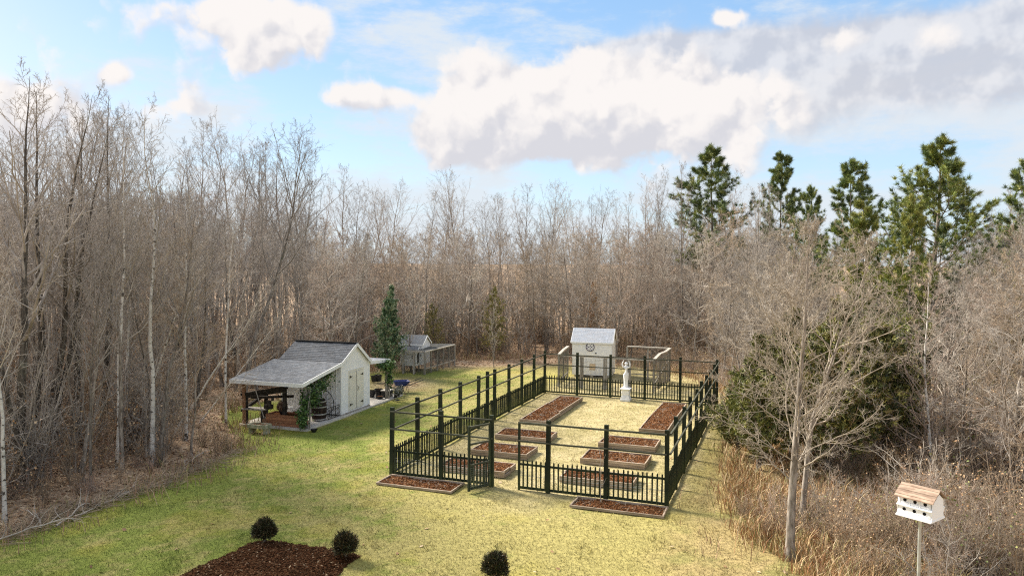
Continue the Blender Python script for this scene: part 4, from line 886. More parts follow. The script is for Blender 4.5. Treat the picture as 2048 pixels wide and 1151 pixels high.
for s in (-1, 1):
    b = MB(); x_ = s*(BLn/2+.006)
    pts = [(x_, -BD/2, Z0), (x_, BD/2, Z0), (x_, BD/2-.02, Z0+.06), (x_, BD/2, Z0+.1), (x_, BD/2+.015, Z0+.14), (x_, BD/2-.025, Z0+.17), (x_, BD/2-.025, ZEv-.01), (x_, 0, ZRg-.02), (x_, -BD/2+.025, ZEv-.01), (x_, -BD/2+.025, Z0+.17), (x_, -BD/2-.015, Z0+.14), (x_, -BD/2, Z0+.1), (x_, -BD/2+.02, Z0+.06)]
    b.prism(pts, (s*.014, 0, 0)); b.build('end_wall', M['trim'], t)
    for k in range(6):     # roof laid in narrow boards
        f0, f1 = k/6, (k+1)/6-.012; ye = BD/2+.035; sl = (ZRg-ZEv)/(BD/2)
        p0 = (s*ye*(1-f0), ZRg-sl*ye*(1-f0)+.006*(k % 2)+.012); p1 = (s*ye*(1-f1), ZRg-sl*ye*(1-f1)+.006*(k % 2)+.012)
        b = MB(); b.prism([(-BLn/2-.05, p0[0], p0[1]), (-BLn/2-.05, p1[0], p1[1]), (-BLn/2-.05, p1[0], p1[1]+.016), (-BLn/2-.05, p0[0], p0[1]+.016)], (BLn+.1, 0, 0)); b.build('roof_board', M['cedar_roof'], t)
# ================================================================ white tub at the mulch corner, small bits
q = G(378, 1172, .33); t = thing('tub', 'white plastic tub rim at the corner of the foreground mulch bed', 'tub', (q[0], q[1], 0))
b = MB(); b.lathe([(0, .02), (.20, .02), (.225, .30), (.245, .30), (.245, .33), (.205, .33), (.18, .05), (0, .05)], 32); b.build('body', M['trim'], t, smooth=True)
b = MB(); b.lathe([(0, .24), (.2, .24)], 24); b.build('soil', M['mulch'], t)
# ================================================================ trees
M['needle'] = material('conifer needles', (.75, .75, .75), (1.2, 1.2, 1.2), 2, .6, 0, rnd=.1, vcol=True, spec=.3)
def sprout(rs, P, Dr, Rd, L, n, t0, t1, ang, angj, lf, rf, taper=.45, gold=False):
    """n children per parent, spread along the parent between t0 and t1"""
    B, K, _ = P.shape; t = t0+(t1-t0)*((np.arange(n)[None]+rs.rand(B, n))/n); f = t*(K-1); i = np.minimum(f.astype(int), K-2); w = (f-i)[..., None]; bi = np.arange(B)[:, None]
    S = P[bi, i]*(1-w)+P[bi, i+1]*w; D = unit(Dr[bi, i]*(1-w)+Dr[bi, i+1]*w); r = Rd[bi, i]*(1-w[..., 0])+Rd[bi, i+1]*w[..., 0]
    S, D, r, t = S.reshape(-1, 3), D.reshape(-1, 3), r.ravel(), t.ravel(); m = len(S)
    ref = unit(rs.randn(m, 3)) ; 
    if gold:
        ph = np.arange(m)*2.39996+rs.rand(m)*.6; ref = np.stack([np.cos(ph), np.sin(ph), 0*ph], 1)
    e = unit(ref-D*(ref*D).sum(1, keepdims=True)); a = np.radians(ang+rs.randn(m)*angj)
    Dn = unit(D*np.cos(a)[:, None]+e*np.sin(a)[:, None]); Ln = np.repeat(L, n)*lf*(1-taper*(t-t0)/(t1-t0+1e-6))*(.7+.6*rs.rand(m))
    return S, Dn, Ln, np.minimum(r*rf*(.8+.4*rs.rand(m)), r*.9)
def make_tree(seed, H, r0, bark, twig, n1=24, t0=.35, ang1=48, len1=.30, up1=.10, n2=6, n3=6, n4=4, wob=.10, trunk_wob=.04, prof='cone', ang2=42, rmin=.0035, K1=8, leafy=None, twl=1.0, rf1=.5, lean=.03):
    rs = np.random.RandomState(seed); tr, cr = Tubes(), Tubes()
    S = np.array([[0, 0, -.05]]); P0_, D0_, R0_ = grow_level(rs, S, np.array([[rs.randn()*lean, rs.randn()*lean, 1.]]), np.array([H]), np.array([r0]), 16, trunk_wob, .06, .035)
    R0_[:, 0] *= 1.3
    tr.add(P0_, R0_, 8)
    S, D, L, r = sprout(rs, P0_, D0_, R0_, np.array([H]), n1, t0, .97, ang1, 9, len1, rf1, taper=0, gold=True)
    tt = np.linspace(0, 1, n1)
    shape = {'cone': 1-.72*tt, 'round': .55+.9*np.sin(np.pi*np.clip(tt*.9+.1, 0, 1))*.6-.35*tt, 'fan': .5+.6*(1-np.abs(tt-.25))-.45*tt}[prof]; L = L*shape
    P1, D1, R1 = grow_level(rs, S, D, L, r, K1, wob, up1, .3); (tr if False else cr).add(P1, R1, 5)
    S, D, L2, r = sprout(rs, P1, D1, R1, L, n2, .15, .98, ang2, 12, .42, .6); P2, D2, R2 = grow_level(rs, S, D, L2, np.maximum(r, rmin*1.6), 5, wob*1.4, up1*.8, .4); cr.add(P2, R2, 4)
    S, D, L3, r = sprout(rs, P2, D2, R2, L2, n3, .12, 1., ang2, 14, .45*twl, .6); L3 = np.maximum(L3, .12); P3, D3, R3 = grow_level(rs, S, D, L3, np.maximum(r, rmin*1.15), 4, wob*1.8, up1*.6, .5); cr.add(P3, R3, 3, True)
    if n4:
        S, D, L4, r = sprout(rs, P3, D3, R3, L3, n4, .1, .9, 40, 14, .5*twl, .8); L4 = np.maximum(L4, .07); P4, D4, R4 = grow_level(rs, S, D, L4, np.maximum(r, rmin*.85), 3, wob*2, up1*.4, .6); cr.add(P4, R4, 3, True)
    return tr.mesh('trunk', M[bark]), cr.mesh('crown', M[twig]), H
PROT = {}
def T_(k, *a, **kw): PROT.setdefault(k, []).append(make_tree(*a, **kw))
for i in range(4): T_('slender', 100+i, 12, .07+.012*i, 'bark_grey', 'twig_grey', n1=26, t0=.30+.06*i, ang1=42, len1=.22, up1=.13, n2=6, n3=5, n4=3)
for i in range(3): T_('fan', 120+i, 12, .095, 'bark_grey', 'twig_grey', n1=22, t0=.42, ang1=36, len1=.34, up1=.10, prof='fan', n2=7, n3=5, n4=3, trunk_wob=.06)
for i in range(3): T_('dark', 130+i, 12, .13, 'bark_dark', 'twig_grey', n1=24, t0=.36, ang1=40, len1=.27, up1=.11, n2=6, n3=5, n4=3, trunk_wob=.05)
for i in range(2): T_('birch', 140+i, 12, .095, 'bark_pale', 'twig_pale', n1=22, t0=.40, ang1=42, len1=.24, up1=.12, n2=6, n3=5, n4=3, trunk_wob=.05)
for i in range(5): T_('bushy', 160+i, 9, .05, 'bark_grey', ['twig_grey', 'twig_brown', 'twig_grey', 'twig_pink', 'twig_brown'][i], n1=26, t0=.12, ang1=50, len1=.30, up1=.08, n2=7, n3=6, n4=4, prof='round', wob=.16, trunk_wob=.08)
for i in range(2): T_('pale', 180+i, 8, .085, 'bark_grey', 'twig_pale', n1=26, t0=.14, ang1=56, len1=.36, up1=.06, n2=7, n3=6, n4=4, prof='round', wob=.2, rmin=.0045)
# understorey: many thin stems from one stool
def make_bush(seed, H, nst, twig, spread=28, n2=9, n3=5, n4=3, wob=.14, up=.05, leaves=0, pal=None, rmin=.003):
    rs = np.random.RandomState(seed); cr = Tubes(); a = rs.rand(nst)*6.283; th = np.radians(np.abs(rs.randn(nst))*spread)
    S = np.stack([np.cos(a)*.25*rs.rand(nst)*H/3, np.sin(a)*.25*rs.rand(nst)*H/3, -.03+0*a], 1); D = np.stack([np.cos(a)*np.sin(th), np.sin(a)*np.sin(th), np.cos(th)], 1)
    L = H*(.55+.5*rs.rand(nst)); P, Dr, Rd = grow_level(rs, S, D, L, .006*H*(.7+.6*rs.rand(nst)), 8, wob*.6, up, .3); cr.add(P, Rd, 4)
    S, D, L2, r = sprout(rs, P, Dr, Rd, L, n2, .12, .98, 42, 14, .30, .6); P2, D2, R2 = grow_level(rs, S, D, L2, np.maximum(r, rmin*1.4), 5, wob*1.2, up*.8, .4); cr.add(P2, R2, 3)
    S, D, L3, r = sprout(rs, P2, D2, R2, L2, n3, .1, 1., 42, 16, .45, .7); P3, D3, R3 = grow_level(rs, S, D, np.maximum(L3, .08), np.maximum(r, rmin), 3, wob*1.8, up*.5, .6); cr.add(P3, R3, 3, True)
    me = cr.mesh('bush', M[twig]); lv = None
    if leaves:
        pts = P3[rs.randint(0, len(P3), leaves), rs.randint(0, 3, leaves)]; o = leafcloud('leafmass', pts, .07, rs, pal); lv = o.data; bpy.data.objects.remove(o)
    return me, lv
BROWNL = [(.36, .21, .10), (.48, .31, .17), (.27, .15, .08), (.55, .40, .24)]
BUSH = [make_bush(200, 3.2, 12, 'twig_brown', leaves=160, pal=BROWNL), make_bush(201, 4.2, 9, 'twig_grey', 20, leaves=120, pal=BROWNL), make_bush(202, 2.4, 16, 'twig_brown', 34, leaves=260, pal=BROWNL),
        make_bush(203, 5.0, 8, 'twig_grey', 14), make_bush(204, 2.8, 14, 'twig_pink', 38, wob=.25, leaves=60, pal=BROWNL), make_bush(205, 1.5, 18, 'twig_pink', 40, wob=.2, leaves=220, pal=[(.30, .16, .11), (.4, .25, .15)]),
        make_bush(206, 3.4, 12, 'twig_pale', 44, wob=.3), make_bush(207, 2.6, 14, 'twig_brown', 46, wob=.3, leaves=60, pal=[(.16, .2, .06), (.3, .3, .1)])]
# ---- hidden collection of whole plants used by the stuff objects
def instancer(name, meshes_cols, pts, rot, scl, idx, label, cat):
    """one stuff object: real plants set on points by geometry nodes"""
    col = bpy.data.collections.new(name+'_kinds')
    for i, ms in enumerate(meshes_cols):
        if len(ms) == 1: me = ms[0]
        else:
            bm_v, bm_q, bm_t, bm_mi, mats, base = [], [], [], [], [], 0; Qm, Tm = [], []
            for k, m_ in enumerate(ms):
                nv = len(m_.vertices); co = np.empty(nv*3, np.float32); m_.vertices.foreach_get('co', co); bm_v.append(co.reshape(-1, 3))
                npoly = len(m_.polygons); tot = np.empty(npoly, np.int32); m_.polygons.foreach_get('loop_total', tot); li = np.empty(len(m_.loops), np.int32); m_.loops.foreach_get('vertex_index', li)
                st_ = np.concatenate([[0], np.cumsum(tot)[:-1]]); q_ = st_[tot == 4]; t_ = st_[tot == 3]
                bm_q.append(li[q_[:, None]+np.arange(4)]+base); bm_t.append(li[t_[:, None]+np.arange(3)]+base); Qm.append(np.full(len(q_), k)); Tm.append(np.full(len(t_), k)); base += nv; mats.append(m_.materials[0])
            cols = None
            me = fastmesh(name+'_kind', np.concatenate(bm_v), np.concatenate(bm_q), np.concatenate(bm_t), mats=mats, mi=np.concatenate(Qm+Tm), smooth=True)
            if any(m_.color_attributes for m_ in ms):
                a = me.color_attributes.new('Col', 'FLOAT_COLOR', 'POINT'); cc = []
                for m_ in ms:
                    c_2 = np.ones(len(m_.vertices)*4, np.float32)
                    if m_.color_attributes: m_.color_attributes[0].data.foreach_get('color', c_2)
                    cc.append(c_2)
                a.data.foreach_set('color', np.concatenate(cc))
        o = bpy.data.objects.new('%s_%02d' % (name, i), me); col.objects.link(o)
    me = bpy.data.meshes.new(name); me.vertices.add(len(pts)); me.vertices.foreach_set('co', np.asarray(pts, np.float32).ravel())
    for nm, arr, ty in (('rz', rot, 'FLOAT'), ('sc', scl, 'FLOAT'), ('ix', idx, 'INT')):
        a = me.attributes.new(nm, ty, 'POINT'); a.data.foreach_set('value', np.asarray(arr, np.int32 if ty == 'INT' else np.float32))
    ob = link(name, me); ng = bpy.data.node_groups.new(name, 'GeometryNodeTree')
    ng.interface.new_socket('Geometry', in_out='INPUT', socket_type='NodeSocketGeometry'); ng.interface.new_socket('Geometry', in_out='OUTPUT', socket_type='NodeSocketGeometry')
    t = NT(ng); gi_ = t.n('NodeGroupInput'); go = t.n('NodeGroupOutput'); ci = t.n('GeometryNodeCollectionInfo'); ci.inputs[0].default_value = col; ci.inputs[1].default_value = True; ci.inputs[2].default_value = True
    ip = t.n('GeometryNodeInstanceOnPoints'); t.l(gi_.outputs[0], ip.inputs['Points']); t.l(ci.outputs[0], ip.inputs['Instance']); ip.inputs['Pick Instance'].default_value = True
    def attr(nm, ty): q = t.n('GeometryNodeInputNamedAttribute', data_type=ty); q.inputs[0].default_value = nm; return q.outputs[0]
    t.l(attr('ix', 'INT'), ip.inputs['Instance Index']); cxyz = t.n('ShaderNodeCombineXYZ'); t.l(attr('rz', 'FLOAT'), cxyz.inputs[2]); t.l(cxyz.outputs[0], ip.inputs['Rotation']); t.l(attr('sc', 'FLOAT'), ip.inputs['Scale'])
    t.l(ip.outputs[0], go.inputs[0]); md = ob.modifiers.new('plants', 'NODES'); md.node_group = ng
    return tag(ob, label, cat, kind='stuff')
def add_tree(kind, vi, x, y, H, label, group=None, rot=0, name='bare_tree', cat='tree', wide=1.0):
    tm, cm, h0 = PROT[kind][vi]; s = H/h0
    t = thing(name, label, cat, (x, y, 0), rot, group); t.scale = (s*wide, s*wide, s)
    link('trunk', tm, t); link('crown', cm, t); return t
# ---- where trees stand
def px_of(x, y): return 1024+F_PX*x/y
SKYX = [0, 120, 240, 420, 520, 600, 700, 850, 1000, 1180, 1300, 1400, 1560, 1640, 1750, 1940, 1990, 2048]
TALL = [150, 200, 190, 215, 235, 290, 300, 325, 320, 350, 330, 330, 340, 420, 450, 450, 390, 360]
DENS = [330, 370, 350, 350, 365, 385, 420, 435, 432, 428, 425, 410, 410, 500, 520, 520, 420, 390]
KEEP = [(-9.4, 44.0, -2.6, 51.0), (1.5, 38.0, 10.2, 47.5), (-13.2, 28.5, -4.5, 38.5), (-5, 20, 10.4, 39)]
rs = np.random.RandomState(77)
cand = []
yy = 15.0
while yy < 112:
    step = 1.35+.014*max(0, yy-30); xx = -yy*.80-3
    while xx < yy*.80+3:
        x, y = xx+rs.uniform(-.5, .5)*step, yy+rs.uniform(-.5, .5)*step; xx += step
        cand.append((x, y))
    yy += step
cand = np.array(cand); cx, cy = cand[:, 0], cand[:, 1]
ok = ~in_poly(cx, cy, CLEAR) & (poly_dist(cx, cy, CLEAR) > .5)
for k in KEEP: ok &= ~((cx > k[0]) & (cx < k[2]) & (cy > k[1]) & (cy < k[3]))
ok &= ~((cx > 4) & (cy < 23) & (cx < 13)) & ~((cx > 4) & (cy < 17))
cand = cand[ok]; cand = cand[np.argsort(np.hypot(cand[:, 0], cand[:, 1]))]
indiv, mass = [], []
for (x, y) in cand:
    px = px_of(x, y); tall = np.interp(px, SKYX, TALL); dens = np.interp(px, SKYX, DENS); left = x < -6 and px < 640
    dist = math.hypot(x, y); edge = float(poly_dist(np.array([x]), np.array([y]), CLEAR)[0]); u = rs.rand()
    keep = rs.rand()
    right = x > 5 and y < 50
    if right and 1420 < px < 1870 and y < 31: continue
    if left:
        if keep > (.50 if dist < 60 else .6): continue
        if u < .09: ys = rs.uniform(tall, tall+.55*(dens-tall)); kd = ['slender', 'fan', 'dark', 'dark'][rs.randint(4)]
        else: ys = rs.uniform(dens+25, dens+130); kd = ['slender', 'dark', 'bushy', 'fan', 'birch'][rs.randint(5) if rs.rand() < .4 else rs.randint(4)]
    elif right:
        if keep > .8: continue
        if u < .12: ys = rs.uniform(tall, dens); kd = 'slender'
        else: ys = rs.uniform(dens, dens+170); kd = ['bushy', 'bushy', 'pale', 'bushy'][rs.randint(4)]
    else:
        if keep > (.9 if y < 75 else .6): continue
        if y > 66 and u < (.07 if y < 80 else .10): ys = rs.uniform(tall+5, tall+.8*(dens-tall)); kd = ['slender', 'fan', 'slender'][rs.randint(3)]
        elif y > 80: continue
        else: ys = rs.uniform(dens+18, dens+110); kd = ['bushy', 'bushy', 'bushy', 'bushy', 'pale'][rs.randint(5)]
    if left and y > 85: continue
    H = CAM_H+(522-ys)/F_PX*y*(1+.0)
    H = max(3.6, min(H, 19))
    if right and y < 34: H = min(H, 3.2+.2*edge+rs.uniform(1.5, 4.5))
    vi = rs.randint(len(PROT[kd])); r_ = rs.rand()*6.283
    rec = (x, y, H, kd, vi, r_, px, left, right)
    (indiv if len(indiv) < 262 and -60 < px < 2110 else mass).append(rec)
KD = {'dark': 'dark-trunked tree', 'slender': 'slender grey tree', 'fan': 'grey tree with forked limbs', 'birch': 'white-barked tree', 'bushy': 'brushy fine-twigged tree', 'pale': 'pale crooked small tree'}
LANDM = [(90, 'at the far left picture edge'), (200, 'left of the white-trunked trees'), (340, 'among the white-trunked trees'), (470, 'left of the shed lean-to'), (600, 'behind the shed lean-to roof'), (740, 'behind the shed gable'),
         (860, 'behind the small hutch'), (960, 'right of the small hutch'), (1060, 'between the hutch and garden corner'), (1140, 'just left of the white coop'), (1245, 'behind the white coop'), (1350, 'behind the coop run'),
         (1450, 'beyond the rear garden corner'), (1540, 'left of the large pale tree'), (1640, 'behind the large pale tree'), (1760, 'left of the birdhouse'), (1900, 'above the birdhouse'), (1975, 'right of the birdhouse'), (9999, 'at the far right picture edge')]
def tree_label(kd, px, edge, H):
    lm = next(t_ for a_, t_ in LANDM if px < a_)
    row = 'at wood edge' if edge < 2.2 else 'rows in' if edge < 6 else 'deep in wood'
    size = 'short ' if H < 6.5 else 'tall ' if H > 9.5 else ''
    return size+KD[kd]+' '+row+' '+lm
TL = []
for (x, y, H, kd, vi, r_, px, left, right) in indiv:
    if not (-60 < px < 2110): continue
    lb = tree_label(kd, px, float(poly_dist(np.array([x]), np.array([y]), CLEAR)[0]), H)
    TL.append((lb, px, x, y, H, kd, vi, r_))
ORD = ['', 'second', 'third', 'fourth', 'fifth', 'sixth', 'seventh', 'eighth', 'ninth', 'tenth', 'eleventh', 'twelfth', 'thirteenth', 'fourteenth', 'fifteenth', 'sixteenth', 'seventeenth', 'eighteenth', 'nineteenth', 'twentieth']
by_lb = {}
for t_ in TL: by_lb.setdefault(t_[0], []).append(t_)
for lb, L_ in by_lb.items():
    L_.sort(key=lambda a: a[1])
    for i, (_, px, x, y, H, kd, vi, r_) in enumerate(L_):
        l2 = lb if len(L_) == 1 else ('leftmost ' if i == 0 else 'rightmost ' if i == len(L_)-1 else ORD[min(i, 19)]+' from left, ')+lb
        add_tree(kd, vi, x, y, H, l2, 'bare woodland trees, '+KD[kd], r_, wide=.85+.3*rs.rand())
KL = [(k, i) for k in PROT for i in range(len(PROT[k]))]
mm = np.array([(a[0], a[1], 0) for a in mass])
if len(mass):
    instancer('far_woods', [[PROT[k][i][0], PROT[k][i][1]] for k, i in KL], mm, [a[5] for a in mass], [a[2]/PROT[a[3]][a[4]][2] for a in mass], [KL.index((a[3], a[4])) for a in mass],
              'the deeper mass of bare grey-brown trees filling the wood to the skyline', 'woods')
# ---- understorey brush
by, bxs, sc_, ix_ = [], [], [], []
N = 5200; y = 15+rs.rand(N)**1.1*55; x = (rs.rand(N)*2-1)*(y*.78+2); dE = poly_dist(x, y, CLEAR); outm = ~in_poly(x, y, CLEAR)
ok = outm & (dE > .25)
for k in KEEP: ok &= ~((x > k[0]) & (x < k[2]) & (y > k[1]) & (y < k[3]))
ok &= ~((x > 4) & (y < 17.5) & (x < 12) & (dE < 1.0))
pr = np.where(dE < 4, .9, np.where(dE < 12, .42, .22)); pr = np.where((x > 5) & (y < 46), pr*1.0, pr*.62)
ok &= rs.rand(N) < pr
x, y, dE = x[ok], y[ok], dE[ok]; n = len(x); sc_ = .65+.6*rs.rand(n); sc_ *= np.clip(.42+dE*.16, .42, 1.0)
near = (x > 4) & ((y < 20) | ((y < 27) & (px_of(x, y) < 1880) & (px_of(x, y) > 1400))); sc_[near] *= .62; sc_ = np.where((x < -8) & (dE < 2.2), sc_*.7, sc_)
ix = np.array([[0, 1, 2, 3, 2, 5][rs.randint(6)] if a < 4 else [4, 6, 7, 0, 2, 7, 0][rs.randint(7)] for a in x])
ix = np.where((dE < 1.6) & (x < 4), np.where(rs.rand(n) < .5, 5, 2), ix)
instancer('understorey_brush', [[m for m in b_ if m] for b_ in BUSH], np.stack([x, y, 0*x], 1), rs.rand(n)*6.283, sc_, ix, 'tangled brown understorey brush and saplings along the woodland edge', 'brush')
print('trees', len(indiv), len(mass), 'bushes', n)
# ================================================================ named trees of the photograph
def tree_at(px, py, ytop, kind, vi, label, rot=0, wide=1.0, name='bare_tree', mesh=None):
    q = G(px, py); z = CAM_H+(522-ytop)/F_PX*q[1]
    if mesh:
        t = thing(name, label, 'tree', (q[0], q[1], 0), rot); s = z/mesh[2]; t.scale = (s*wide, s*wide, s); link('trunk', mesh[0], t); link('crown', mesh[1], t); return t
    return add_tree(kind, vi, q[0], q[1], z, label, None, rot, name, wide=wide)
big = make_tree(301, 8.2, .12, 'bark_grey', 'twig_tan', n1=38, t0=.20, ang1=52, len1=.33, up1=.055, n2=9, n3=8, n4=4, wob=.16, prof='round', K1=12, rmin=.0036, twl=1.0, trunk_wob=.012, rf1=.22, lean=0)
tree_at(1580, 1118, 430, None, 0, 'largest pale crooked bare tree in front, its trunk bare down to the dry grass', 0, 1.0, mesh=big)
big2 = make_tree(302, 8.0, .085, 'bark_grey', 'twig_tan', n1=26, t0=.28, ang1=52, len1=.36, up1=.06, n2=8, n3=6, n4=4, wob=.18, prof='round', K1=10, rmin=.0045)
tree_at(1604, 1050, 455, None, 0, 'second pale bare tree standing just behind the largest one', 1.0, mesh=big2)
sp = make_tree(303, 7.5, .055, 'bark_pale', 'twig_pink', n1=40, t0=.12, ang1=46, len1=.30, up1=.05, n2=5, n3=4, n4=3, wob=.12, rmin=.004)
tree_at(1866, 985, 490, None, 0, 'pinkish conical sapling with a straight pale stem above the birdhouse', 2.0, mesh=sp)
tree_at(822, 742, 545, None, 0, 'pale bare sapling in front of the small hutch', 1.4, 1.1, mesh=make_tree(304, 6.2, .055, 'bark_grey', 'twig_pale', n1=26, t0=.2, ang1=38, len1=.36, up1=.06, n2=4, n3=3, n4=2, wob=.1, rmin=.006, prof='fan'))
tree_at(988, 735, 600, None, 0, 'thin pale bare sapling on the leafy ground between hutch and garden', 0, .8, mesh=make_tree(305, 4, .03, 'bark_grey', 'twig_pale', n1=16, t0=.15, ang1=34, len1=.3, n2=4, n3=3, n4=2, rmin=.005))
for (px_, py_, yt, k, vi, lb, w) in ((236, 935, 250, 'birch', 0, 'bright white-trunked tree with dark patches, nearest the brush pile', .9), (306, 925, 215, 'birch', 1, 'tall white patchy-barked tree right of the brightest white trunk', .9),
    (255, 905, 300, 'birch', 1, 'slimmer white trunk just behind the brightest one', .7), (372, 880, 330, 'birch', 0, 'thin pale trunk leaning between the white trees and the shed', .8), (452, 850, 360, 'birch', 1, 'slim pale trunk left of the timber rack', .7),
    (34, 975, 150, 'dark', 2, 'thick dark grey trunk nearest the left picture edge', 1.2), (58, 940, 190, 'dark', 0, 'dark forked tree just right of the thickest left trunk', 1.1), (100, 915, 230, 'dark', 1, 'straight dark trunk in the left corner of the wood', 1.0),
    (160, 890, 215, 'dark', 0, 'tall forked tree standing highest among the left trunks', 1.0), (205, 880, 190, 'dark', 2, 'dark upright trunk left of the brightest white one', 1.0), (489, 800, 230, 'fan', 2, 'tall clear-trunked tree with a wide fan crown left of the shed roof', 1.15),
    (560, 700, 290, 'slender', 0, 'tall dark tree rising behind the shed lean-to roof', 1.0), (1290, 695, 335, 'slender', 1, 'thin upright tree behind the coop run', .8), (1368, 720, 320, 'slender', 2, 'tall thin tree beside the darkest rounded pine', .8)):
    tree_at(px_, py_, yt, k, vi, lb, px_*.7, w)
for (px_, py_, L_, tilt, rz__, lb) in ((262, 885, 8.5, 27, -.3, 'pale slim stem leaning right between the white trunks'), (345, 870, 7.5, 33, .2, 'pale slim stem leaning steeply right before the shed wood'), (150, 900, 7, -18, .1, 'slim stem leaning left among the left trunks'), (400, 845, 6.5, 38, .0, 'lowest leaning bare stem left of the timber rack'), (215, 860, 8, 20, .5, 'dark stem leaning right behind the brightest white trunk')):
    q = G(px_, py_); t = add_tree('birch' if px_ != 215 else 'slender', px_ % 2, q[0], q[1], L_, lb, None, 0, wide=.7); t.rotation_euler = (R(4), R(tilt), rz__)
# ---- pines
NEED = [(.10, .15, .05), (.15, .20, .06), (.21, .26, .07), (.29, .31, .09), (.07, .10, .045)]
def needles(P, D, n, ln, rs, pal, wid=.010, spread=1.0):
    """n needle sprays round each point P heading along D"""
    m = len(P); i = np.repeat(np.arange(m), n); d = unit(D[i]+rs.randn(m*n, 3)*spread*.6); s = P[i]+rs.randn(m*n, 3)*.03; L = ln*(.6+.6*rs.rand(m*n))[:, None]
    e = unit(np.cross(d, rs.randn(m*n, 3)))*wid; V = np.stack([s-e, s+e, s+d*L], 1).reshape(-1, 3); T = np.arange(3*m*n).reshape(-1, 3)
    pal = np.array(pal); c = pal[rs.randint(0, len(pal), m)][i]*(.75+.5*rs.rand(m*n))[:, None]
    return V, T, np.repeat(c, 3, 0)
def make_pine(seed, H, r0, wide, t0=.3, n1=44, pal=NEED, dens=34, ln=.26, tuft=1.0, shoots=9):
    rs = np.random.RandomState(seed); tr, br = Tubes(), Tubes(); P0_, D0_, R0_ = grow_level(rs, np.array([[0, 0, -.05]]), np.array([[0, 0, 1.]]), np.array([H]), np.array([r0]), 14, .02, .1, .12); tr.add(P0_, R0_, 8)
    S, D, L, r = sprout(rs, P0_, D0_, R0_, np.array([H]), n1, t0, .985, 66, 9, wide, .4, taper=0, gold=True); tt = np.linspace(0, 1, n1); L = L*(1.02-.82*tt**1.2)*(.75+.5*rs.rand(n1)); 
    P1, D1, R1 = grow_level(rs, S, D, L, r, 8, .09, .10, .35); tr.add(P1, R1, 5)
    S, D, L2, r = sprout(rs, P1, D1, R1, L, shoots, .2, 1., 45, 12, .40, .6); P2, D2, R2 = grow_level(rs, S, D, np.maximum(L2, .25), np.maximum(r, .006), 4, .12, .16, .5); br.add(P2, R2, 3)
    # needle tufts ride on the outer part of every shoot and on the branch tips
    pp = np.concatenate([P2[:, 1], P2[:, 2], P2[:, 3], P1[:, -1], P1[:, -2], P0_[:, -1]]); dd = np.concatenate([D2[:, 1], D2[:, 2], D2[:, 3], D1[:, -1], D1[:, -2], D0_[:, -1]])
    V, T, c = needles(pp, dd, dens, ln, rs, pal, .010, tuft)
    return tr.mesh('trunk', M['bark_grey']), br.mesh('branches', M['twig_brown']), fastmesh('foliage', V, T=T, cols=c, mats=[M['needle']]), H
def evergreen(px_, py_, yt, ms, label, rot=0, wide=1.0, name='pine_tree', q=None):
    q = G(px_, py_) if q is None else q; z = CAM_H+(522-yt)/F_PX*q[1]; t = thing(name, label, 'tree', (q[0], q[1], 0), rot); s = z/ms[3]; t.scale = (s*wide, s*wide, s)
    link('trunk', ms[0], t); 
    if ms[1]: link('branches', ms[1], t)
    link('foliage', ms[2], t); return t
YEL = [(.18, .22, .05), (.27, .29, .07), (.34, .33, .09), (.12, .16, .05)]
pineA = make_pine(401, 12, .16, .25, t0=.30, pal=NEED+YEL[:2], dens=46, n1=56, shoots=8, ln=.22)
pineB = make_pine(402, 12, .10, .16, t0=.42, n1=40, dens=42, shoots=7, ln=.22)
pineD = make_pine(407, 12, .10, .15, t0=.5, n1=34, dens=42, shoots=8, ln=.22); pineE = make_pine(408, 11, .11, .21, t0=.36, n1=38, dens=42, shoots=7, ln=.22)
pineC = make_pine(403, 11, .12, .20, t0=.2, pal=YEL, n1=46, dens=50, ln=.22)
def at_d(px_, d): v = pix_dir(px_, 522); return np.array([v[0]/v[1]*d, d, 0])
evergreen(0, 0, 284, pineA, 'largest dense green pine rising above the thicket over the birdhouse', .5, 1.15, q=at_d(1868, 34))
evergreen(0, 0, 318, pineB, 'narrow open pine left of the largest green pine', 1.2, 1.05, q=at_d(1702, 40))
evergreen(0, 0, 296, pineE, 'dark rounded pine rising beyond the rear corner of the garden', 3.0, 1.25, q=at_d(1432, 56))
evergreen(0, 0, 308, pineD, 'dark narrow pine just right of the rounded dark one', 4.4, 1.0, q=at_d(1560, 56))
evergreen(0, 0, 375, pineE, 'short green pine between two taller narrow pines', 2.2, .8, q=at_d(1622, 46))
evergreen(0, 0, 318, pineE, 'dark pine at the far right picture edge', 5.2, 1.0, q=at_d(2046, 42))
evergreen(0, 0, 405, pineC, 'bushy yellow-green pine low in front of the narrow open pine', 1.7, .9, q=at_d(1730, 33))
evergreen(0, 0, 395, pineC, 'yellow-green pine at the lit left flank of the largest pine', .3, .8, q=at_d(1815, 31))
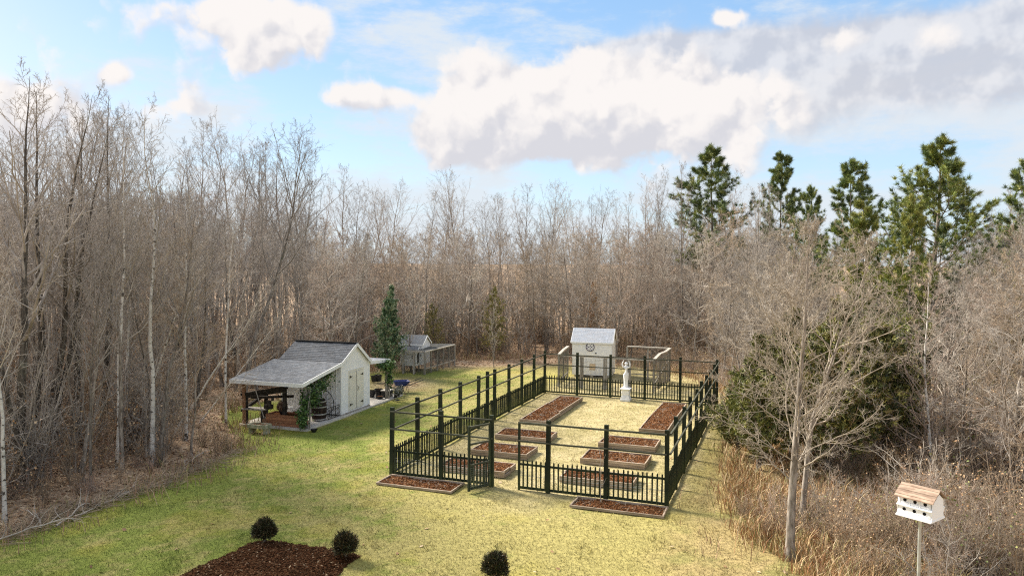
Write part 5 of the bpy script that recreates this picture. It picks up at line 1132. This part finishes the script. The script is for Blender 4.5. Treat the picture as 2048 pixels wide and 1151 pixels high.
# ---- cedars, holly and other dense evergreens
def make_cedar(seed, H, Rw, pal, n=5200, prof=1.0, ln=.17, k=7, flat=.0):
    rs = np.random.RandomState(seed); tr, br = Tubes(), Tubes(); P0_, D0_, R0_ = grow_level(rs, np.array([[0, 0, -.05]]), np.array([[0, 0, 1.]]), np.array([H*.97]), np.array([.02*H]), 10, .02, .1, .1); tr.add(P0_, R0_, 7)
    nb = 120; S, D, L, r = sprout(rs, P0_, D0_, R0_, np.array([H]), nb, .06, .98, 60, 8, Rw/H, .3, taper=0, gold=True); tt = np.linspace(0, 1, nb); L = L*np.clip(1.0-tt**(1.3*prof), .1, 1)*(.7+.6*rs.rand(nb))
    P1, D1, R1 = grow_level(rs, S, D, L, r, 6, .1, .14, .3); br.add(P1, R1, 3)
    b_ = rs.randint(0, nb, n); w = (L/L.mean())[b_]; keep = rs.rand(n) < np.clip(w, .25, 1); b_ = b_[keep]; f = .35+.65*rs.rand(len(b_))**.7; f = f*5; i = np.minimum(f.astype(int), 4); w = (f-i)[:, None]
    P = P1[b_, i]*(1-w)+P1[b_, i+1]*w+rs.randn(len(b_), 3)*.07*(L[b_, None]); Dd = unit(D1[b_, i]+rs.randn(len(b_), 3)*.5+[0, 0, .3])
    V, T, c = needles(P, Dd, k, ln, rs, pal, .022, .9)
    return tr.mesh('trunk', M['bark_grey']), br.mesh('branches', M['twig_brown']), fastmesh('foliage', V, T=T, cols=c, mats=[M['needle']]), H
CED = [(.07, .085, .025), (.13, .145, .04), (.22, .22, .06), (.04, .05, .02), (.32, .30, .09), (.22, .17, .07)]
cedA = make_cedar(501, 6, 2.6, CED, 8500); cedB = make_cedar(502, 5, 1.7, [(.17, .18, .045), (.25, .25, .07), (.10, .12, .04)], 4600)
evergreen(0, 0, 585, cedA, 'widest dark green cedar behind the largest pale bare tree', .4, 1.0, 'cedar_tree', q=at_d(1665, 24))
evergreen(0, 0, 640, cedA, 'dark cedar on the birdhouse side of the widest cedar', 2.4, 1.0, 'cedar_tree', q=at_d(1775, 25.5))
evergreen(0, 0, 620, cedA, 'dark cedar at the right picture edge behind the thicket', 3.4, .9, 'cedar_tree', q=at_d(2040, 27))
evergreen(0, 0, 655, cedB, 'olive-yellow cedar beside the garden fence left of the largest bare tree', 1.2, 1.0, 'cedar_tree', q=at_d(1525, 24.5))
evergreen(0, 0, 745, cedB, 'low olive cedar bush nearest the garden fence', 2.9, 1.2, 'cedar_tree', q=at_d(1482, 26.5))
evergreen(0, 0, 640, cedB, 'olive cedar showing high between the pale branches', 2.9, 1.0, 'cedar_tree', q=at_d(1610, 30))
evergreen(0, 0, 600, cedA, 'dark cedar filling the gap left of the widest cedar', 5.4, .8, 'cedar_tree', q=at_d(1590, 26))
evergreen(0, 0, 560, cedB, 'rusty olive cedar above the pinkish sapling', .9, .9, 'cedar_tree', q=at_d(1905, 31))
hol = make_cedar(503, 5.6, 1.05, [(.05, .11, .05), (.08, .17, .08), (.15, .25, .13), (.40, .46, .28), (.34, .40, .24)], 3000, prof=1.5, ln=.14)
evergreen(775, 748, 563, hol, 'narrow upright dark green holly left of the small hutch', 0, 1.0, 'holly_tree')
vy = make_cedar(504, 5.5, 1.4, [(.26, .24, .06), (.20, .20, .06), (.34, .28, .09), (.16, .14, .06)], 1500, prof=1.7, ln=.12, k=5)
evergreen(988, 718, 565, vy, 'yellow-green vine-covered small tree at the rear wood edge', 0, 1.0, 'vine_covered_tree')
rsty = make_cedar(505, 6, .8, [(.40, .20, .06), (.32, .15, .05), (.46, .28, .10)], 900, prof=1.8, ln=.12, k=4)
evergreen(1187, 705, 555, rsty, 'rust-leaved narrow tree rising behind the white coop', 0, .9, 'rusty_tree')
evergreen(870, 715, 600, vy, 'faded yellowish vine thicket behind the animal run', 2, 1.0, 'vine_covered_tree')
# ---- three dark clipped shrubs in the foreground
def shrub(px_, py_, ytop, label, rs_, rad):
    rs = np.random.RandomState(rs_); q = G(px_, py_); z = CAM_H+(522-ytop)/F_PX*q[1]; t = thing('shrub', label, 'shrub', (q[0], q[1], .04), 0, 'dark clipped shrubs around the mulch bed')
    n = 2300; p = unit(rs.randn(n, 3)); lump = .93+.42*(vnoise(np.arctan2(p[:, 1], p[:, 0])*1.3+9, p[:, 2]*2.2, 1.1, rs_, 2)-.5)*2; p[:, 2] = np.abs(p[:, 2])*1.0-.25*rs.rand(n); rr = (.62+.42*rs.rand(n)); rr = rr*lump; p = p*rr[:, None]*np.array([rad, rad, z*.56]); p[:, 2] += z*.42; p = p[p[:, 2] > .02]
    p += .11*rad*rs.randn(*p.shape)
    V, T, c = needles(p, unit(p-[0, 0, z*.3]), 7, .075, rs, [(.028, .024, .012), (.05, .036, .018), (.022, .026, .010), (.15, .10, .04), (.05, .06, .02)], .009, .9)
    link('foliage', fastmesh('foliage', V, T=T, cols=c, mats=[M['needle']]), t); b = MB()
    for k in range(9): a = k*.7; b.tube([(0, 0, 0), (rad*.4*math.cos(a), rad*.4*math.sin(a), z*.4), (rad*.8*math.cos(a), rad*.8*math.sin(a), z*.7)], [.014, .01, .004], 5)
    b.build('stems', M['bark_grey'], t)
shrub(529, 1086, 1048, 'dark rounded shrub at the far corner of the mulch bed', 1, .22)
shrub(691, 1117, 1075, 'dark rounded shrub at the right corner of the mulch bed', 2, .21)
shrub(992, 1162, 1116, 'dark rounded shrub standing alone in the lawn at the bottom picture edge', 3, .225)
# ---- tall dry grass on the right and at the wood edges
def tall_grass(name, label, N, region, hmin, hmax, pal, seed, clump=.35):
    global rng
    rs = np.random.RandomState(seed); x, y = region(rs, N); cl = vnoise(x, y, .9, seed, 3); k = cl > clump; x, y, cl = x[k], y[k], cl[k]; n = len(x)
    h = (hmin+(hmax-hmin)*rs.rand(n)**1.6)*(.5+cl); a = rs.rand(n)*6.283; b = rs.rand(n)*6.283; ln = .25+.5*rs.rand(n); w = (.004+.004*rs.rand(n)+.0002*y)
    base = np.stack([x, y, 0*x-.01], 1); wv = np.stack([np.cos(a), np.sin(a), 0*a], 1)*w[:, None]; off = np.stack([np.cos(b), np.sin(b), 0*b], 1)*(ln*h)[:, None]
    mid = base+off*.35+np.stack([0*x, 0*x, h*.62], 1); tip = base+off+np.stack([0*x, 0*x, h*.92], 1); V = np.stack([base-wv, base+wv, mid+wv*.7, mid-wv*.7, tip], 1).reshape(-1, 3); o = np.arange(n)[:, None]*5
    pal = np.array(pal); c = pal[rs.randint(0, len(pal), n)]*(.75+.5*rs.rand(n))[:, None]
    tag(link(name, fastmesh(name, V, o+np.array([[0, 1, 2, 3]]), o+np.array([[3, 2, 4]]), cols=np.repeat(c, 5, 0), mats=[m_grass])), label, 'grass', kind='stuff')
def reg_right(rs, N):
    y = 14.5+rs.rand(N)**1.2*30; x = y*.25+rs.rand(N)*y*.55; k = in_poly(x, y, RIGHT); x, y = x[k], y[k]; d = poly_dist(x, y, CLEAR); k = rs.rand(len(x)) < np.exp(-d/3.5)+.12; return x[k]+rs.randn(k.sum())*.25, y[k]
tall_grass('dry_grass', 'tall golden dry grass growing between the garden strip and the thicket', 120000, reg_right, .15, .62, [(.42, .29, .15), (.50, .37, .20), (.34, .20, .10), (.25, .24, .10), (.56, .44, .28), (.30, .15, .08)], 5)
def reg_left(rs, N):
    y = 17+rs.rand(N)*36; x = -14+rs.rand(N)*26; d = poly_dist(x, y, CLEAR); k = (d < 1.6) & (rs.rand(N) < np.exp(-d/.8)) & ~((x > 5) & (y < 40)); x, y = x[k], y[k]; return x, y
tall_grass('edge_weeds', 'low brown weeds and dead stalks along the edge of the wood', 110000, reg_left, .12, .6, [(.36, .24, .15), (.46, .34, .22), (.30, .18, .12), (.26, .24, .10)], 6, .4)
# ---- fallen sticks along the left lawn edge
rs = np.random.RandomState(21)
for i, (px_, py_, L_, lb) in enumerate(((60, 1070, 2.2, 'long pale fallen branch nearest the left picture corner'), (92, 1045, 1.2, 'forked grey stick lying at the lawn edge near the left corner'), (185, 1025, 1.0, 'curved white-grey stick poking out of the edge debris'),
                                        (245, 995, 1.8, 'straight brown branch along the middle of the brush line'), (300, 975, 2.0, 'long grey branch below the bright white trunk'), (372, 935, 1.3, 'curled bleached stick on the lawn edge'), (395, 915, 1.6, 'leaning pale branch in the brush line right of the curled stick'), (150, 1030, 1.9, 'dark thin branch in the debris left of the curved stick'))):
    q = G(px_, py_); t = thing('fallen_branch', lb, 'branch', (q[0], q[1], .04), rs.uniform(-.2, .9)+R(60), 'fallen branches along the lawn edge'); b = Tubes()
    P, Dr, Rd = grow_level(rs, np.array([[-L_/2, 0, .02]]), np.array([[1, .1, .12]]), np.array([L_]), np.array([.028]), 9, .14, -.03, .3); P[..., 2] = np.maximum(P[..., 2], .01); b.add(P, Rd, 6)
    S, D, L2, r = sprout(rs, P, Dr, Rd, np.array([L_]), 6, .2, .95, 45, 14, .35, .6); P2, D2, R2 = grow_level(rs, S, D, L2, r, 6, .2, .02, .4); P2[..., 2] = np.maximum(P2[..., 2], .0); b.add(P2, R2, 4)
    link('wood', b.mesh('wood', M['twig_pale']), t)
def reg_line(n, rs):
    pts = np.array([G(0, 1085)[:2], G(100, 1045)[:2], G(200, 1012)[:2], G(350, 962)[:2], G(480, 905)[:2]]); k = rs.rand(n)*4; i = np.minimum(k.astype(int), 3); w = (k-i)[:, None]; return pts[i]*(1-w)+pts[i+1]*w
n = 1500; p = reg_line(n, rs)+rs.randn(n, 2)*.28+[-.25, .15]; tb = Tubes(); P, Dr, Rd = grow_level(rs, np.concatenate([p, .03+.1*rs.rand(n, 1)], 1), unit(np.stack([rs.randn(n)+.6, rs.randn(n)+.8, rs.randn(n)*.18], 1)), .2+.6*rs.rand(n)**2, .004+.007*rs.rand(n), 5, .12, -.02, .5); P[..., 2] = np.maximum(P[..., 2], .005); tb.add(P, Rd, 4)
tag(link('brush_debris', tb.mesh('brush_debris', M['twig_brown'])), 'line of fallen twigs and raked sticks along the left lawn edge', 'twigs', kind='stuff')
# thin young sapling in the front mulch bed and small dead plant by the mulch corner
q = fw(6.9, -.5); t = thing('young_sapling', 'single pale leafless whip planted in the low mulch bed at the front fence', 'sapling', (q[0], q[1], .05)); b = MB()
b.tube([(0, 0, 0), (.01, .02, .5), (-.02, .0, 1.0), (.02, .02, 1.5)], [.013, .011, .009, .004], 6); b.build('stem', M['twig_pale'], t); b = MB()
for k in range(7): a = k*2.4; z = .45+.14*k; b.tube([(0, 0, z), (.1*math.cos(a), .1*math.sin(a), z+.12), (.16*math.cos(a), .16*math.sin(a), z+.26)], [.005, .004, .002], 4)
b.build('side_shoot', M['twig_pale'], t)
print('tris', sum(len(m_.polygons) for m_ in bpy.data.meshes))
